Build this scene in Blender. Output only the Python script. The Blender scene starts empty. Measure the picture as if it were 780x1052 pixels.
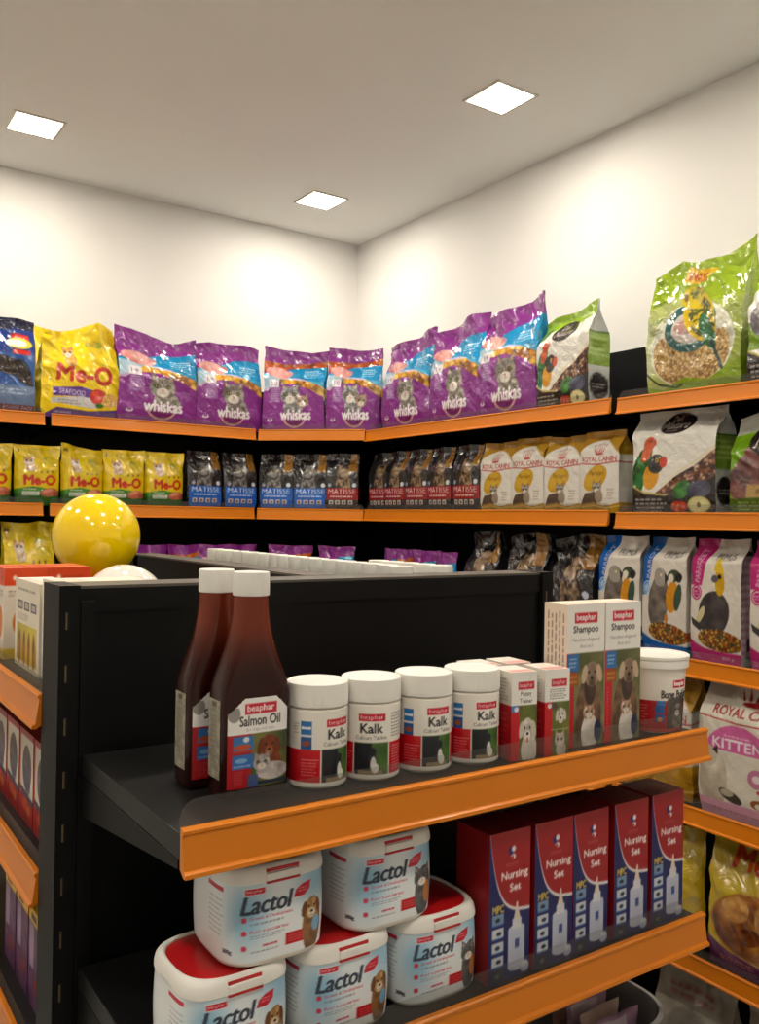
import bpy, math, random
import numpy as np
from mathutils import Matrix, Vector

C = bpy.context.scene
COL = C.collection
R = math.radians
HE = 1.62                      # eye height of the camera above the floor
CEIL = HE + 1.387
random.seed(4)

# ---------------------------------------------------------------- noise
def vnoise(x, y, seed=0, octv=3):
    """smooth value noise, arrays in, 0..1 out"""
    rs = np.random.RandomState(seed)
    T = rs.rand(64, 64)
    out = np.zeros_like(x, dtype=float); amp = 1; tot = 0
    for o in range(octv):
        xx = x * 2 ** o + 13.1 * o; yy = y * 2 ** o + 7.7 * o
        xi = np.floor(xx).astype(int); yi = np.floor(yy).astype(int)
        fx = xx - xi; fy = yy - yi
        fx = fx * fx * (3 - 2 * fx); fy = fy * fy * (3 - 2 * fy)
        a = T[xi % 64, yi % 64]; b = T[(xi + 1) % 64, yi % 64]
        c = T[xi % 64, (yi + 1) % 64]; d = T[(xi + 1) % 64, (yi + 1) % 64]
        out += amp * ((a * (1 - fx) + b * fx) * (1 - fy) + (c * (1 - fx) + d * fx) * fy)
        tot += amp; amp *= .5
    return out / tot

def sm(a, b, x):
    t = np.clip((x - a) / (b - a), 0, 1)
    return t * t * (3 - 2 * t)

# ---------------------------------------------------------------- text outlines
_TX = {}
def text_tris(s, bold=0.0, shear=0.0):
    k = (s, bold, shear)
    if k in _TX: return _TX[k]
    cu = bpy.data.curves.new('lettering', 'FONT')
    cu.body = s; cu.size = 1; cu.resolution_u = 3
    cu.offset = bold; cu.shear = shear
    ob = bpy.data.objects.new('lettering', cu)
    me = bpy.data.meshes.new_from_object(ob)
    me.calc_loop_triangles()
    n = len(me.vertices)
    v = np.zeros(n * 3); me.vertices.foreach_get('co', v); v = v.reshape(-1, 3)[:, :2]
    t = np.zeros(len(me.loop_triangles) * 3, dtype=int)
    me.loop_triangles.foreach_get('vertices', t)
    tr = v[t.reshape(-1, 3)]
    mn = v.min(0); mx = v.max(0)
    tr = (tr - mn) / (mx - mn)
    bpy.data.objects.remove(ob); bpy.data.curves.remove(cu); bpy.data.meshes.remove(me)
    _TX[k] = tr
    return tr

# ---------------------------------------------------------------- printed artwork, painted on a numpy grid
SS = 3
class Art:
    def __init__(s, nx, ny, w, h, base):
        s.nx, s.ny = nx, ny; s.W, s.H = nx * SS, ny * SS
        s.asp = w / h
        s.a = np.zeros((s.H, s.W, 3)); s.a[:] = base
        s.X, s.Y = np.meshgrid((np.arange(s.W) + .5) / s.W, (np.arange(s.H) + .5) / s.H)
    def fill(s, m, col, al=1.0):
        if m.dtype == bool: s.a[m] = s.a[m] * (1 - al) + np.array(col, float) * al
        else:
            k = (m * al)[..., None]; s.a[:] = s.a * (1 - k) + np.array(col, float) * k
    def box(s, x0, y0, x1, y1): return (s.X >= x0) & (s.X <= x1) & (s.Y >= y0) & (s.Y <= y1)
    def rect(s, x0, y0, x1, y1, col, al=1.0): s.fill(s.box(x0, y0, x1, y1), col, al)
    def em(s, cx, cy, rx, ry, rot=0):         # ry given in width units (isotropic)
        dx = s.X - cx; dy = (s.Y - cy) / s.asp
        c, n = math.cos(R(rot)), math.sin(R(rot))
        u = dx * c + dy * n; v = -dx * n + dy * c
        return (u / rx) ** 2 + (v / ry) ** 2 <= 1
    def ell(s, cx, cy, rx, ry, col, rot=0, al=1.0): s.fill(s.em(cx, cy, rx, ry, rot), col, al)
    def pm(s, pts):
        m = np.zeros(s.X.shape, bool); n = len(pts)
        for i in range(n):
            x0, y0 = pts[i]; x1, y1 = pts[(i + 1) % n]
            if y0 == y1: continue
            c = (s.Y > min(y0, y1)) & (s.Y <= max(y0, y1)) & (s.X < (s.Y - y0) * (x1 - x0) / (y1 - y0) + x0)
            m ^= c
        return m
    def poly(s, pts, col, al=1.0): s.fill(s.pm(pts), col, al)
    def above(s, pts):                        # mask over a polyline y(x)
        xs = [p[0] for p in pts]; ys = [p[1] for p in pts]
        return s.Y > np.interp(s.X, xs, ys)
    def grain(s, m, ca, cb, f, seed=1, octv=3):
        n = vnoise(s.X * f, s.Y * f / s.asp, seed, octv)[..., None]
        n = np.clip((n - .25) * 2, 0, 1)
        col = np.array(ca) * (1 - n) + np.array(cb) * n
        s.a[m] = col[m]
    def cells(s, m, f, pal, seed=2):
        rs = np.random.RandomState(seed)
        gx = s.X * f; gy = s.Y * f / s.asp
        J = rs.rand(80, 80, 2); P = rs.randint(0, len(pal), (80, 80)); 
        xi = np.floor(gx).astype(int); yi = np.floor(gy).astype(int)
        best = np.full(gx.shape, 9.); idx = np.zeros(gx.shape, int)
        for a in (-1, 0, 1):
            for b in (-1, 0, 1):
                cx = xi + a; cy = yi + b
                jx = J[cx % 80, cy % 80]
                d = (gx - cx - jx[..., 0]) ** 2 + (gy - cy - jx[..., 1]) ** 2
                u = d < best; best = np.where(u, d, best); idx = np.where(u, P[cx % 80, cy % 80], idx)
        col = np.array(pal, float)[idx] * (1.08 - .55 * np.clip(best, 0, 1))[..., None]
        s.a[m] = col[m]
    def text(s, t, x0, y0, x1, y1, col, bold=0.0, shear=0.0, rot=0, al=1.0, arc=0.0):
        tr = text_tris(t, 0.0, shear)
        w, h = x1 - x0, y1 - y0
        px = tr[..., 0] * w - w / 2; py = (tr[..., 1] * h - h / 2) / s.asp
        if arc: py = py + arc * (1 - (tr[..., 0] * 2 - 1) ** 2) * w
        c, n = math.cos(R(rot)), math.sin(R(rot))
        qx = px * c - py * n; qy = px * n + py * c
        qx = (qx + (x0 + x1) / 2) * s.W; qy = (qy * s.asp + (y0 + y1) / 2) * s.H
        m = np.zeros(s.X.shape, bool)
        for i in range(len(tr)):
            X, Y = qx[i], qy[i]
            a0, a1 = max(int(X.min()) - 1, 0), min(int(X.max()) + 2, s.W)
            b0, b1 = max(int(Y.min()) - 1, 0), min(int(Y.max()) + 2, s.H)
            if a1 <= a0 or b1 <= b0: continue
            gx, gy = np.meshgrid(np.arange(a0, a1) + .5, np.arange(b0, b1) + .5)
            d = (Y[1] - Y[2]) * (X[0] - X[2]) + (X[2] - X[1]) * (Y[0] - Y[2])
            if abs(d) < 1e-9: continue
            l0 = ((Y[1] - Y[2]) * (gx - X[2]) + (X[2] - X[1]) * (gy - Y[2])) / d
            l1 = ((Y[2] - Y[0]) * (gx - X[2]) + (X[0] - X[2]) * (gy - Y[2])) / d
            m[b0:b1, a0:a1] |= (l0 >= -.01) & (l1 >= -.01) & (l0 + l1 <= 1.01)
        k = int(round(bold * h * s.H * 1.15))
        if k:
            q = m.copy()
            for a, b in ((k, 0), (-k, 0), (0, k), (0, -k)) if k < 3 else [(int(round(k * math.cos(z))), int(round(k * math.sin(z)))) for z in np.linspace(0, 6.28, 9)[:-1]]: q |= np.roll(np.roll(m, a, 1), b, 0)
            m = q
        s.fill(m, col, al)
    def lines(s, x0, y0, x1, y1, n, col, seed=0, al=.8, duty=.45):   # unreadably small print
        rs = random.Random(seed); step = (y1 - y0) / n
        for i in range(n):
            y = y1 - (i + 1) * step; x = x0; e = x1 - rs.random() * .25 * (x1 - x0)
            while x < e:
                wd = (x1 - x0) * (.05 + rs.random() * .12)
                s.rect(x, y + step * .25, min(x + wd, e), y + step * (.25 + duty), col, al)
                x += wd + (x1 - x0) * .03
    def iso(s, cx, cy, sc):
        return lambda *p: [(cx + a * sc, cy + b * sc * s.asp) for a, b in p]
    def cat(s, cx, cy, r, fur=(150, 140, 130), dark=(70, 62, 58), body=True, seed=3):
        P = s.iso(cx, cy, r)
        if body:
            m = s.em(cx + .3 * r, cy - 1.15 * r * s.asp, 1.0 * r, .95 * r); s.grain(m, fur, dark, 9 / r * .4, seed)
        s.poly(P((-.95, .1), (-.85, 1.25), (-.2, .7)), dark); s.poly(P((.95, .1), (.85, 1.25), (.2, .7)), dark)
        s.poly(P((-.8, .2), (-.75, 1.0), (-.3, .6)), (190, 150, 140)); s.poly(P((.8, .2), (.75, 1.0), (.3, .6)), (190, 150, 140))
        m = s.em(cx, cy, r, .86 * r); s.grain(m, fur, dark, 2.6 / r, seed)
        for k in (-.25, 0, .25): s.poly(P((k - .06, .35), (k, .85), (k + .06, .35)), dark, .8)
        s.ell(cx, cy - .35 * r * s.asp, .5 * r, .36 * r, (225, 218, 208))
        for k in (-1, 1):
            s.ell(cx + .42 * k * r, cy + .12 * r * s.asp, .22 * r, .18 * r, (40, 36, 30))
            s.ell(cx + .42 * k * r, cy + .12 * r * s.asp, .14 * r, .12 * r, (170, 160, 80))
            s.ell(cx + .42 * k * r, cy + .12 * r * s.asp, .05 * r, .11 * r, (15, 15, 15))
        s.poly(P((-.12, -.12), (.12, -.12), (0, -.28)), (190, 110, 105))
        s.poly(P((-.02, -.28), (.02, -.28), (.02, -.45), (-.02, -.45)), (90, 60, 60))
    def dog(s, cx, cy, r, fur=(150, 95, 55), ear=(100, 60, 35), muz=None, tongue=False, body=True, seed=5):
        P = s.iso(cx, cy, r); muz = muz or fur
        if body:
            m = s.em(cx + .2 * r, cy - 1.6 * r * s.asp, 1.05 * r, 1.3 * r); s.grain(m, fur, ear, 1.6 / r, seed + 1)
        m = s.em(cx, cy, .78 * r, r); s.grain(m, fur, tuple(int(q * .75) for q in fur), 2 / r, seed)
        s.ell(cx - .82 * r, cy + .05 * r * s.asp, .3 * r, .72 * r, ear, -12); s.ell(cx + .82 * r, cy + .05 * r * s.asp, .3 * r, .72 * r, ear, 12)
        s.ell(cx, cy - .45 * r * s.asp, .42 * r, .42 * r, muz)
        s.ell(cx, cy - .3 * r * s.asp, .17 * r, .13 * r, (20, 16, 15))
        for k in (-1, 1): s.ell(cx + .34 * k * r, cy + .18 * r * s.asp, .11 * r, .11 * r, (18, 14, 12))
        if tongue: s.ell(cx, cy - .82 * r * s.asp, .15 * r, .2 * r, (205, 110, 110))
        else: s.poly(P((-.25, -.66), (.25, -.66), (.2, -.7), (-.2, -.7)), (40, 25, 22))
    def out(s):
        a = s.a.reshape(s.ny, SS, s.nx, SS, 3).mean((1, 3))
        return np.clip(a, 0, 255)

def lin(c):
    c = np.asarray(c, float) / 255.
    return np.where(c <= .04045, c / 12.92, ((c + .055) / 1.055) ** 2.4)

# ---------------------------------------------------------------- materials
def mat(name, col=None, rough=.5, metal=0., spec=.5, bump=None, coat=0., noise=None, trans=0., alpha=1.):
    m = bpy.data.materials.new(name); m.use_nodes = True
    nt = m.node_tree; b = nt.nodes['Principled BSDF']
    tc = nt.nodes.new('ShaderNodeTexCoord')
    if col is None:
        at = nt.nodes.new('ShaderNodeAttribute'); at.attribute_name = 'Print'
        nt.links.new(at.outputs['Color'], b.inputs['Base Color'])
    else:
        l = lin(col)
        b.inputs['Base Color'].default_value = (*l, 1)
        nz = nt.nodes.new('ShaderNodeTexNoise'); nz.inputs['Scale'].default_value = (noise or (8, .06))[0]; nz.inputs['Detail'].default_value = 4
        mx = nt.nodes.new('ShaderNodeMix'); mx.data_type = 'RGBA'
        k = (noise or (8, .06))[1]
        mx.inputs[6].default_value = (*np.clip(l * (1 - k), 0, 1), 1); mx.inputs[7].default_value = (*np.clip(l * (1 + k), 0, 1), 1)
        nt.links.new(tc.outputs['Object'], nz.inputs['Vector']); nt.links.new(nz.outputs['Fac'], mx.inputs[0])
        nt.links.new(mx.outputs[2], b.inputs['Base Color'])
    b.inputs['Roughness'].default_value = rough; b.inputs['Metallic'].default_value = metal
    b.inputs['Specular IOR Level'].default_value = spec
    b.inputs['Coat Weight'].default_value = coat; b.inputs['Coat Roughness'].default_value = .08
    b.inputs['Transmission Weight'].default_value = trans
    b.inputs['Alpha'].default_value = alpha
    if bump:
        nz2 = nt.nodes.new('ShaderNodeTexNoise'); nz2.inputs['Scale'].default_value = bump[0]; nz2.inputs['Detail'].default_value = bump[3] if len(bump) > 3 else 2
        nz2.inputs['Distortion'].default_value = bump[2] if len(bump) > 2 else 0
        bp = nt.nodes.new('ShaderNodeBump'); bp.inputs['Strength'].default_value = bump[1]; bp.inputs['Distance'].default_value = .01
        nt.links.new(tc.outputs['Object'], nz2.inputs['Vector']); nt.links.new(nz2.outputs['Fac'], bp.inputs['Height'])
        nt.links.new(bp.outputs['Normal'], b.inputs['Normal'])
    return m

M = {}
M['film'] = mat('printed_film', None, .26, bump=(22, .32, 1.2))
M['gloss_film'] = mat('glossy_film', None, .14, bump=(26, .5, 1.5), coat=.6)
M['carton'] = mat('printed_carton', None, .42, bump=(60, .02))
M['label'] = mat('printed_label', None, .38, bump=(80, .02))
M['tub'] = mat('printed_tub', None, .24, bump=(14, .03))
M['wall'] = mat('wall_paint', (232, 230, 227), .85, spec=.2, bump=(140, .04), noise=(2, .01))
M['ceiling'] = mat('ceiling_paint', (246, 245, 241), .9, spec=.2, bump=(120, .04), noise=(2, .01))
M['black'] = mat('black_powder_coat', (8, 8, 8), .5, spec=.2, bump=(400, .08))
M['cap'] = mat('black_coat_sheen', (82, 76, 68), .45, bump=(400, .08))  # black coat; its grey tone stands in for the bright wall reflected on it
M['slot'] = mat('slot_light_paint', (120, 100, 70), .45, metal=.6)  # pale colour stands in for light showing through the upright's slots
M['shelf'] = mat('charcoal_shelf_coat', (15, 14, 14), .42, spec=.35, bump=(400, .08))
M['orange'] = mat('orange_price_strip', (212, 121, 9), .34, spec=.35, noise=(3, .05), coat=.06)
M['lid'] = mat('white_plastic', (238, 236, 230), .35, bump=(60, .02))
M['red'] = mat('red_plastic', (190, 24, 28), .3)
M['oil'] = mat('brown_bottle', None, .22, spec=.3, coat=.08)
M['bluebit'] = mat('grey_bucket_plastic', (150, 150, 150), .45, bump=(50, .03))
M['yellow_balloon'] = mat('yellow_latex', (250, 214, 4), .12, spec=.6, noise=(4, .02), coat=.4)
M['white_balloon'] = mat('white_latex', (235, 230, 222), .12, spec=.6, noise=(4, .02), coat=.4)

def clear_mat():
    m = bpy.data.materials.new('clear_plastic'); m.use_nodes = True; nt = m.node_tree
    b = nt.nodes['Principled BSDF']; out = nt.nodes['Material Output']
    b.inputs['Base Color'].default_value = (.35, .34, .33, 1); b.inputs['Roughness'].default_value = .12
    tr = nt.nodes.new('ShaderNodeBsdfTransparent'); tr.inputs[0].default_value = (.93, .93, .92, 1)
    fz = nt.nodes.new('ShaderNodeTexNoise'); fz.inputs['Scale'].default_value = 30
    mr = nt.nodes.new('ShaderNodeMapRange'); mr.inputs[3].default_value = .05; mr.inputs[4].default_value = .10
    mx = nt.nodes.new('ShaderNodeMixShader')
    nt.links.new(fz.outputs['Fac'], mr.inputs[0]); nt.links.new(mr.outputs[0], mx.inputs[0])
    nt.links.new(tr.outputs[0], mx.inputs[1]); nt.links.new(b.outputs[0], mx.inputs[2]); nt.links.new(mx.outputs[0], out.inputs[0])
    return m
M['clear'] = clear_mat()

def glow_mat(strength):
    m = bpy.data.materials.new('lit_diffuser'); m.use_nodes = True; nt = m.node_tree
    b = nt.nodes['Principled BSDF']; b.inputs['Base Color'].default_value = (.9, .9, .9, 1)
    b.inputs['Emission Color'].default_value = (1, .915, .775, 1); b.inputs['Emission Strength'].default_value = strength
    return m

def floor_mat():
    m = bpy.data.materials.new('floor_tiles'); m.use_nodes = True; nt = m.node_tree; b = nt.nodes['Principled BSDF']
    tc = nt.nodes.new('ShaderNodeTexCoord'); br = nt.nodes.new('ShaderNodeTexBrick')
    br.offset = 0; br.inputs['Scale'].default_value = 1; br.inputs['Brick Width'].default_value = .6; br.inputs['Row Height'].default_value = .6
    br.inputs['Mortar Size'].default_value = .004
    br.inputs['Color1'].default_value = (.50, .50, .48, 1); br.inputs['Color2'].default_value = (.47, .47, .45, 1); br.inputs['Mortar'].default_value = (.1, .09, .08, 1)
    nt.links.new(tc.outputs['Object'], br.inputs['Vector']); nt.links.new(br.outputs['Color'], b.inputs['Base Color']); b.inputs['Roughness'].default_value = .3
    return m
M['floor'] = floor_mat()

# ---------------------------------------------------------------- mesh helpers
def mk_mesh(name, V, F, mats, col=None, smooth=False, mi=None):
    me = bpy.data.meshes.new(name)
    me.from_pydata([tuple(v) for v in V], [], [tuple(int(i) for i in f) for f in F])
    for m in mats: me.materials.append(m)
    if col is not None:
        at = me.color_attributes.new('Print', 'FLOAT_COLOR', 'POINT')
        c = np.ones((len(V), 4)); c[:, :3] = lin(col)
        at.data.foreach_set('color', c.ravel())
    if smooth: me.polygons.foreach_set('use_smooth', [True] * len(me.polygons))
    if mi is not None: me.polygons.foreach_set('material_index', mi)
    me.update()
    return me

def link(name, me, parent=None, loc=None, rz=None):
    o = bpy.data.objects.new(name, me); COL.objects.link(o)
    if parent: o.parent = parent
    if loc is not None: o.location = loc
    if rz is not None: o.rotation_euler = (0, 0, R(rz))
    return o

def tag(o, label, cat, group=None, kind=None):
    o['label'] = label; o['category'] = cat
    if group: o['group'] = group
    if kind: o['kind'] = kind
    return o

def empty(name, loc, rz=0):
    o = bpy.data.objects.new(name, None); COL.objects.link(o); o.empty_display_size = .05
    o.location = loc; o.rotation_euler = (0, 0, R(rz)); return o

def dup(o, loc=None, rz=None, label=None, group=None, parent=None):
    c = o.copy(); COL.objects.link(c); c.parent = parent
    if loc is not None: c.location = loc
    if rz is not None: c.rotation_euler = (0, 0, R(rz))
    if label: c['label'] = label
    if group: c['group'] = group
    for ch in list(o.children): dup(ch, parent=c)
    return c

class MB:
    def __init__(s): s.v = []; s.f = []; s.m = []
    def box(s, x0, x1, y0, y1, z0, z1, m=0):
        b = len(s.v)
        s.v += [(x, y, z) for z in (z0, z1) for y in (y0, y1) for x in (x0, x1)]
        for f in ((0, 2, 3, 1), (4, 5, 7, 6), (0, 1, 5, 4), (2, 6, 7, 3), (0, 4, 6, 2), (1, 3, 7, 5)):
            s.f.append([b + i for i in f]); s.m.append(m)
        return s
    def prism(s, pts, axis, a0, a1, m=0):   # extrude polygon of (p,q) along an axis
        b = len(s.v); n = len(pts)
        for a in (a0, a1):
            for p, q in pts:
                s.v.append({'x': (a, p, q), 'y': (p, a, q), 'z': (p, q, a)}[axis])
        s.f.append([b + i for i in range(n)][::-1]); s.f.append([b + n + i for i in range(n)])
        s.m += [m, m]
        for i in range(n):
            j = (i + 1) % n; s.f.append([b + i, b + j, b + n + j, b + n + i]); s.m.append(m)
        return s
    def build(s, name, mats, parent=None, bevel=0, smooth=False):
        if not isinstance(mats, list): mats = [mats]
        me = mk_mesh(name, s.v, s.f, mats, mi=s.m, smooth=smooth)
        import bmesh
        bm = bmesh.new(); bm.from_mesh(me); bmesh.ops.recalc_face_normals(bm, faces=bm.faces)
        if bevel: bmesh.ops.bevel(bm, geom=bm.edges[:], offset=bevel, segments=2, profile=.6, affect='EDGES')
        bm.to_mesh(me); bm.free()
        return link(name, me, parent)

def superloop(a, b, e, N):
    """closed loop, arc-length spaced, from the back centre over left, front (u=.5), right"""
    t = np.linspace(0, 2 * np.pi, 721) + np.pi / 2
    x = np.sign(np.cos(t)) * np.abs(np.cos(t)) ** (2 / e) * a
    y = np.sign(np.sin(t)) * np.abs(np.sin(t)) ** (2 / e) * b
    L = np.concatenate([[0], np.cumsum(np.hypot(np.diff(x), np.diff(y)))])
    u = np.linspace(0, L[-1], N + 1)[:-1]
    return np.interp(u, L, x), np.interp(u, L, y)

def loft(name, rings, mats, N=48, col=None, cap0=True, cap1=True, smooth=True, parent=None, mif=None):
    """rings: (a, b, e, z[, cx, cy]); col: array (len(rings), N, 3)"""
    V = []; F = []
    for r in rings:
        a, b, e, z = r[:4]; cx, cy = (r[4], r[5]) if len(r) > 4 else (0, 0)
        x, y = superloop(max(a, 1e-4), max(b, 1e-4), e, N)
        V += list(np.stack([x + cx, y + cy, np.full(N, z)], 1))
    for j in range(len(rings) - 1):
        for i in range(N):
            k = (i + 1) % N
            F.append((j * N + i, j * N + k, (j + 1) * N + k, (j + 1) * N + i))
    if cap0: F.append(tuple(range(N))[::-1])
    if cap1: F.append(tuple((len(rings) - 1) * N + i for i in range(N)))
    c = None if col is None else np.concatenate([q for q in col])
    me = mk_mesh(name, np.array(V), F, mats if isinstance(mats, list) else [mats], c, smooth=smooth)
    if smooth:
        me.set_sharp_from_angle(angle=R(38))
    return link(name, me, parent)

def carton(name, w, d, h, front, left=None, top=None, back=(200, 200, 200), parent=None, m='carton', lean=0):
    """box standing on z=0, front towards -y; faces carry their own printed grids"""
    V = []; F = []; CC = []
    def face(o, ux, uy, art):
        ny, nx = art.shape[:2]; b = len(V)
        s, t = np.meshgrid(np.linspace(0, 1, nx), np.linspace(0, 1, ny))
        P = np.array(o)[None, None] + s[..., None] * np.array(ux) + t[..., None] * np.array(uy)
        V.extend(P.reshape(-1, 3)); CC.extend(art.reshape(-1, 3))
        for j in range(ny - 1):
            for i in range(nx - 1):
                q = b + j * nx + i; F.append((q, q + 1, q + nx + 1, q + nx))
    flat = lambda c: np.tile(np.array(c, float), (2, 2, 1))
    a = w / 2
    L = flat(back) if left is None else left
    face((-a, 0, 0), (w, 0, 0), (0, 0, h), front)
    face((-a, d, 0), (0, -d, 0), (0, 0, h), L)
    face((a, 0, 0), (0, d, 0), (0, 0, h), L)
    face((a, d, 0), (-w, 0, 0), (0, 0, h), flat(L[L.shape[0] // 2, L.shape[1] // 2]))
    face((-a, 0, h), (w, 0, 0), (0, d, 0), flat(back) if top is None else top)
    face((-a, d, 0), (w, 0, 0), (0, -d, 0), flat(back))
    V = np.array(V)
    me = mk_mesh(name, V, F, [M[m]], np.array(CC))
    return link(name, me, parent)

def bag(name, art, w, h, d, seed=0, m='film', peaks=(0, 0, 0, 0, 0), gus=False, side=None, curl=0., crumple=1., pinch=.05, fat=.5, seal=.06, topw=1.0, squash=0.):
    """filled film bag standing on z=0, front towards -y, centred on x and y"""
    A = art.copy(); ny, nx = A.shape[:2]
    v = np.linspace(0, 1, ny)[:, None]; u = np.linspace(0, 1, nx)[None, :]
    s = 2 * u - 1
    a = w / 2 * (.95 + .05 * sm(0, .12, v)) * (1 - pinch * np.sin(np.pi * np.clip(v, 0, 1)) ** 1.2) * (1 + (topw - 1) * v)
    if not gus: a = a * (1 + .05 * sm(.75, 1, v))
    b = d / 2 * (.82 + .18 * sm(0, .2, v)) * (1 - .96 * sm(fat, .95, v)) + .0015
    n1 = vnoise(u * 4 + v * 1.2, v * 5 - u, seed + 11, 3) - .5
    n2 = 1 - np.abs(2 * vnoise(u * 5 + v * 3, v * 6 + u * 2, seed + 5, 3) - 1)
    edge = .35 + .65 * np.abs(s) ** 1.5
    lift = sm(.0, .1, v) * (.35 + .65 * sm(.2, .9, v))
    disp = crumple * (.016 * n1 + .013 * (n2 - .75)) * lift * (.6 + .4 * edge) * min(1, h / .3)
    outx = 1 + crumple * .035 * (vnoise(v * 7 + 0 * u, 0 * v + 0 * u + .3, seed + 21, 2) - .5) * lift * 2
    pk = np.interp(u.ravel(), np.linspace(0, 1, len(peaks)), peaks)[None, :]
    zt = h * (v + v ** 3 * pk * .12) * (1 - squash * 0)
    cy = curl * v ** 3 * (1 + .5 * np.sin(u * 5 + seed)) + crumple * .012 * np.sin(u * 9 + seed * 1.7) * sm(.6, 1, v)
    if gus:
        bul = .8 + .2 * (1 - s ** 4)
        yf = -b * bul; xf = a * s
    else:
        bul = (1 - np.abs(s) ** 3.2) ** .6
        yf = -b * bul; xf = a * s
    Pf = np.stack([(xf * outx) + 0 * v, yf - disp + cy, zt + 0 * u], -1)
    Pb = np.stack([(xf * outx) + 0 * v, -yf + disp * .5 * (bul > .5) + cy, zt + 0 * u], -1)
    if not gus:   # weld the seams
        Pb[:, 0] = Pf[:, 0]; Pb[:, -1] = Pf[:, -1]
    st = max(1, nx // 14)
    idx = list(range(0, nx - 1, st)) + [nx - 1]
    V = [Pf.reshape(-1, 3)]; Cc = [A.reshape(-1, 3)]
    Fs = []; Fbody = []
    def quads(b0, W_, H_, flip=False):
        for j in range(H_ - 1):
            for i in range(W_ - 1):
                q = b0 + j * W_ + i
                f = (q, q + 1, q + W_ + 1, q + W_)
                yield (f[::-1] if flip else f), j / (H_ - 1)
    js = 1 - seal
    for f, t in quads(0, nx, ny): (Fs if t >= js - 1e-6 else Fbody).append(f)
    b0 = nx * ny
    Bk = Pb[:, idx]; V.append(Bk.reshape(-1, 3))
    bc = np.repeat(A[:, :1] * .5 + A[:, -1:] * .5, len(idx), 1); Cc.append(bc.reshape(-1, 3))
    for f, t in quads(b0, len(idx), ny, True): (Fs if t >= js - 1e-6 else Fbody).append(f)
    b0 += len(idx) * ny
    if gus:
        for sgn, col in ((-1, 0), (1, nx - 1)):
            ns = 9 if side is None else side.shape[1]
            tt = np.linspace(0, 1, ns)[None, :, None]
            p0 = Pf[:, col][:, None]; p1 = Pb[:, col][:, None]
            G = p0 * (1 - tt) + p1 * tt
            fold = -sgn * .28 * b * (1 - np.abs(2 * np.linspace(0, 1, ns)[None] - 1)) * sm(.15, .9, v)
            fold = fold + sgn * (vnoise(np.linspace(0, 3, ns)[None] + 0 * v, v * 12 + 0 * np.linspace(0, 3, ns)[None], seed + 3, 2) - .5) * .012 * lift * 1.2 * np.sin(np.pi * np.linspace(0, 1, ns))[None]
            G = G.copy(); G[..., 0] += fold
            V.append(G.reshape(-1, 3))
            sc = np.repeat(A[:, col][:, None], ns, 1) if side is None else side
            Cc.append(sc.reshape(-1, 3))
            for f, t in quads(b0, ns, ny, sgn < 0): (Fs if t >= js - 1e-6 else Fbody).append(f)
            b0 += ns * ny
    V = np.concatenate(V); Cc = np.concatenate(Cc)
    # bottom
    nb = len(V); bot = np.concatenate([Pf[0][idx], Bk[0][::-1]])
    V = np.concatenate([V, bot]); Cc = np.concatenate([Cc, np.tile(A[0, nx // 2], (len(bot), 1))])
    Fbody.append(tuple(range(nb, nb + len(bot)))[::-1])
    V[:, 2] = np.maximum(V[:, 2], 0)
    me = mk_mesh(name, V, Fbody, [M[m]], Cc, smooth=True)
    o = link(name, me)
    used = sorted({i for f in Fs for i in f}); mp = {k: i for i, k in enumerate(used)}
    me2 = mk_mesh('top_seal', V[used], [[mp[i] for i in f] for f in Fs], [M[m]], Cc[used], smooth=True)
    link('top_seal', me2, o)
    return o

# ================================================================ printed artwork
PUR = (134, 40, 136); WHT = (238, 236, 230)
def crown_bowl(A, cx, cy, s, col):
    A.ell(cx, cy, s, s * .55, col); A.ell(cx, cy + s * .25 * A.asp, s * .6, s * .3, PUR)
    for k in (-1, 0, 1): A.poly(A.iso(cx, cy, s)((k * .6 - .15, .3), (k * .7, 1.0 - .2 * abs(k)), (k * .6 + .15, .3)), col)

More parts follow.
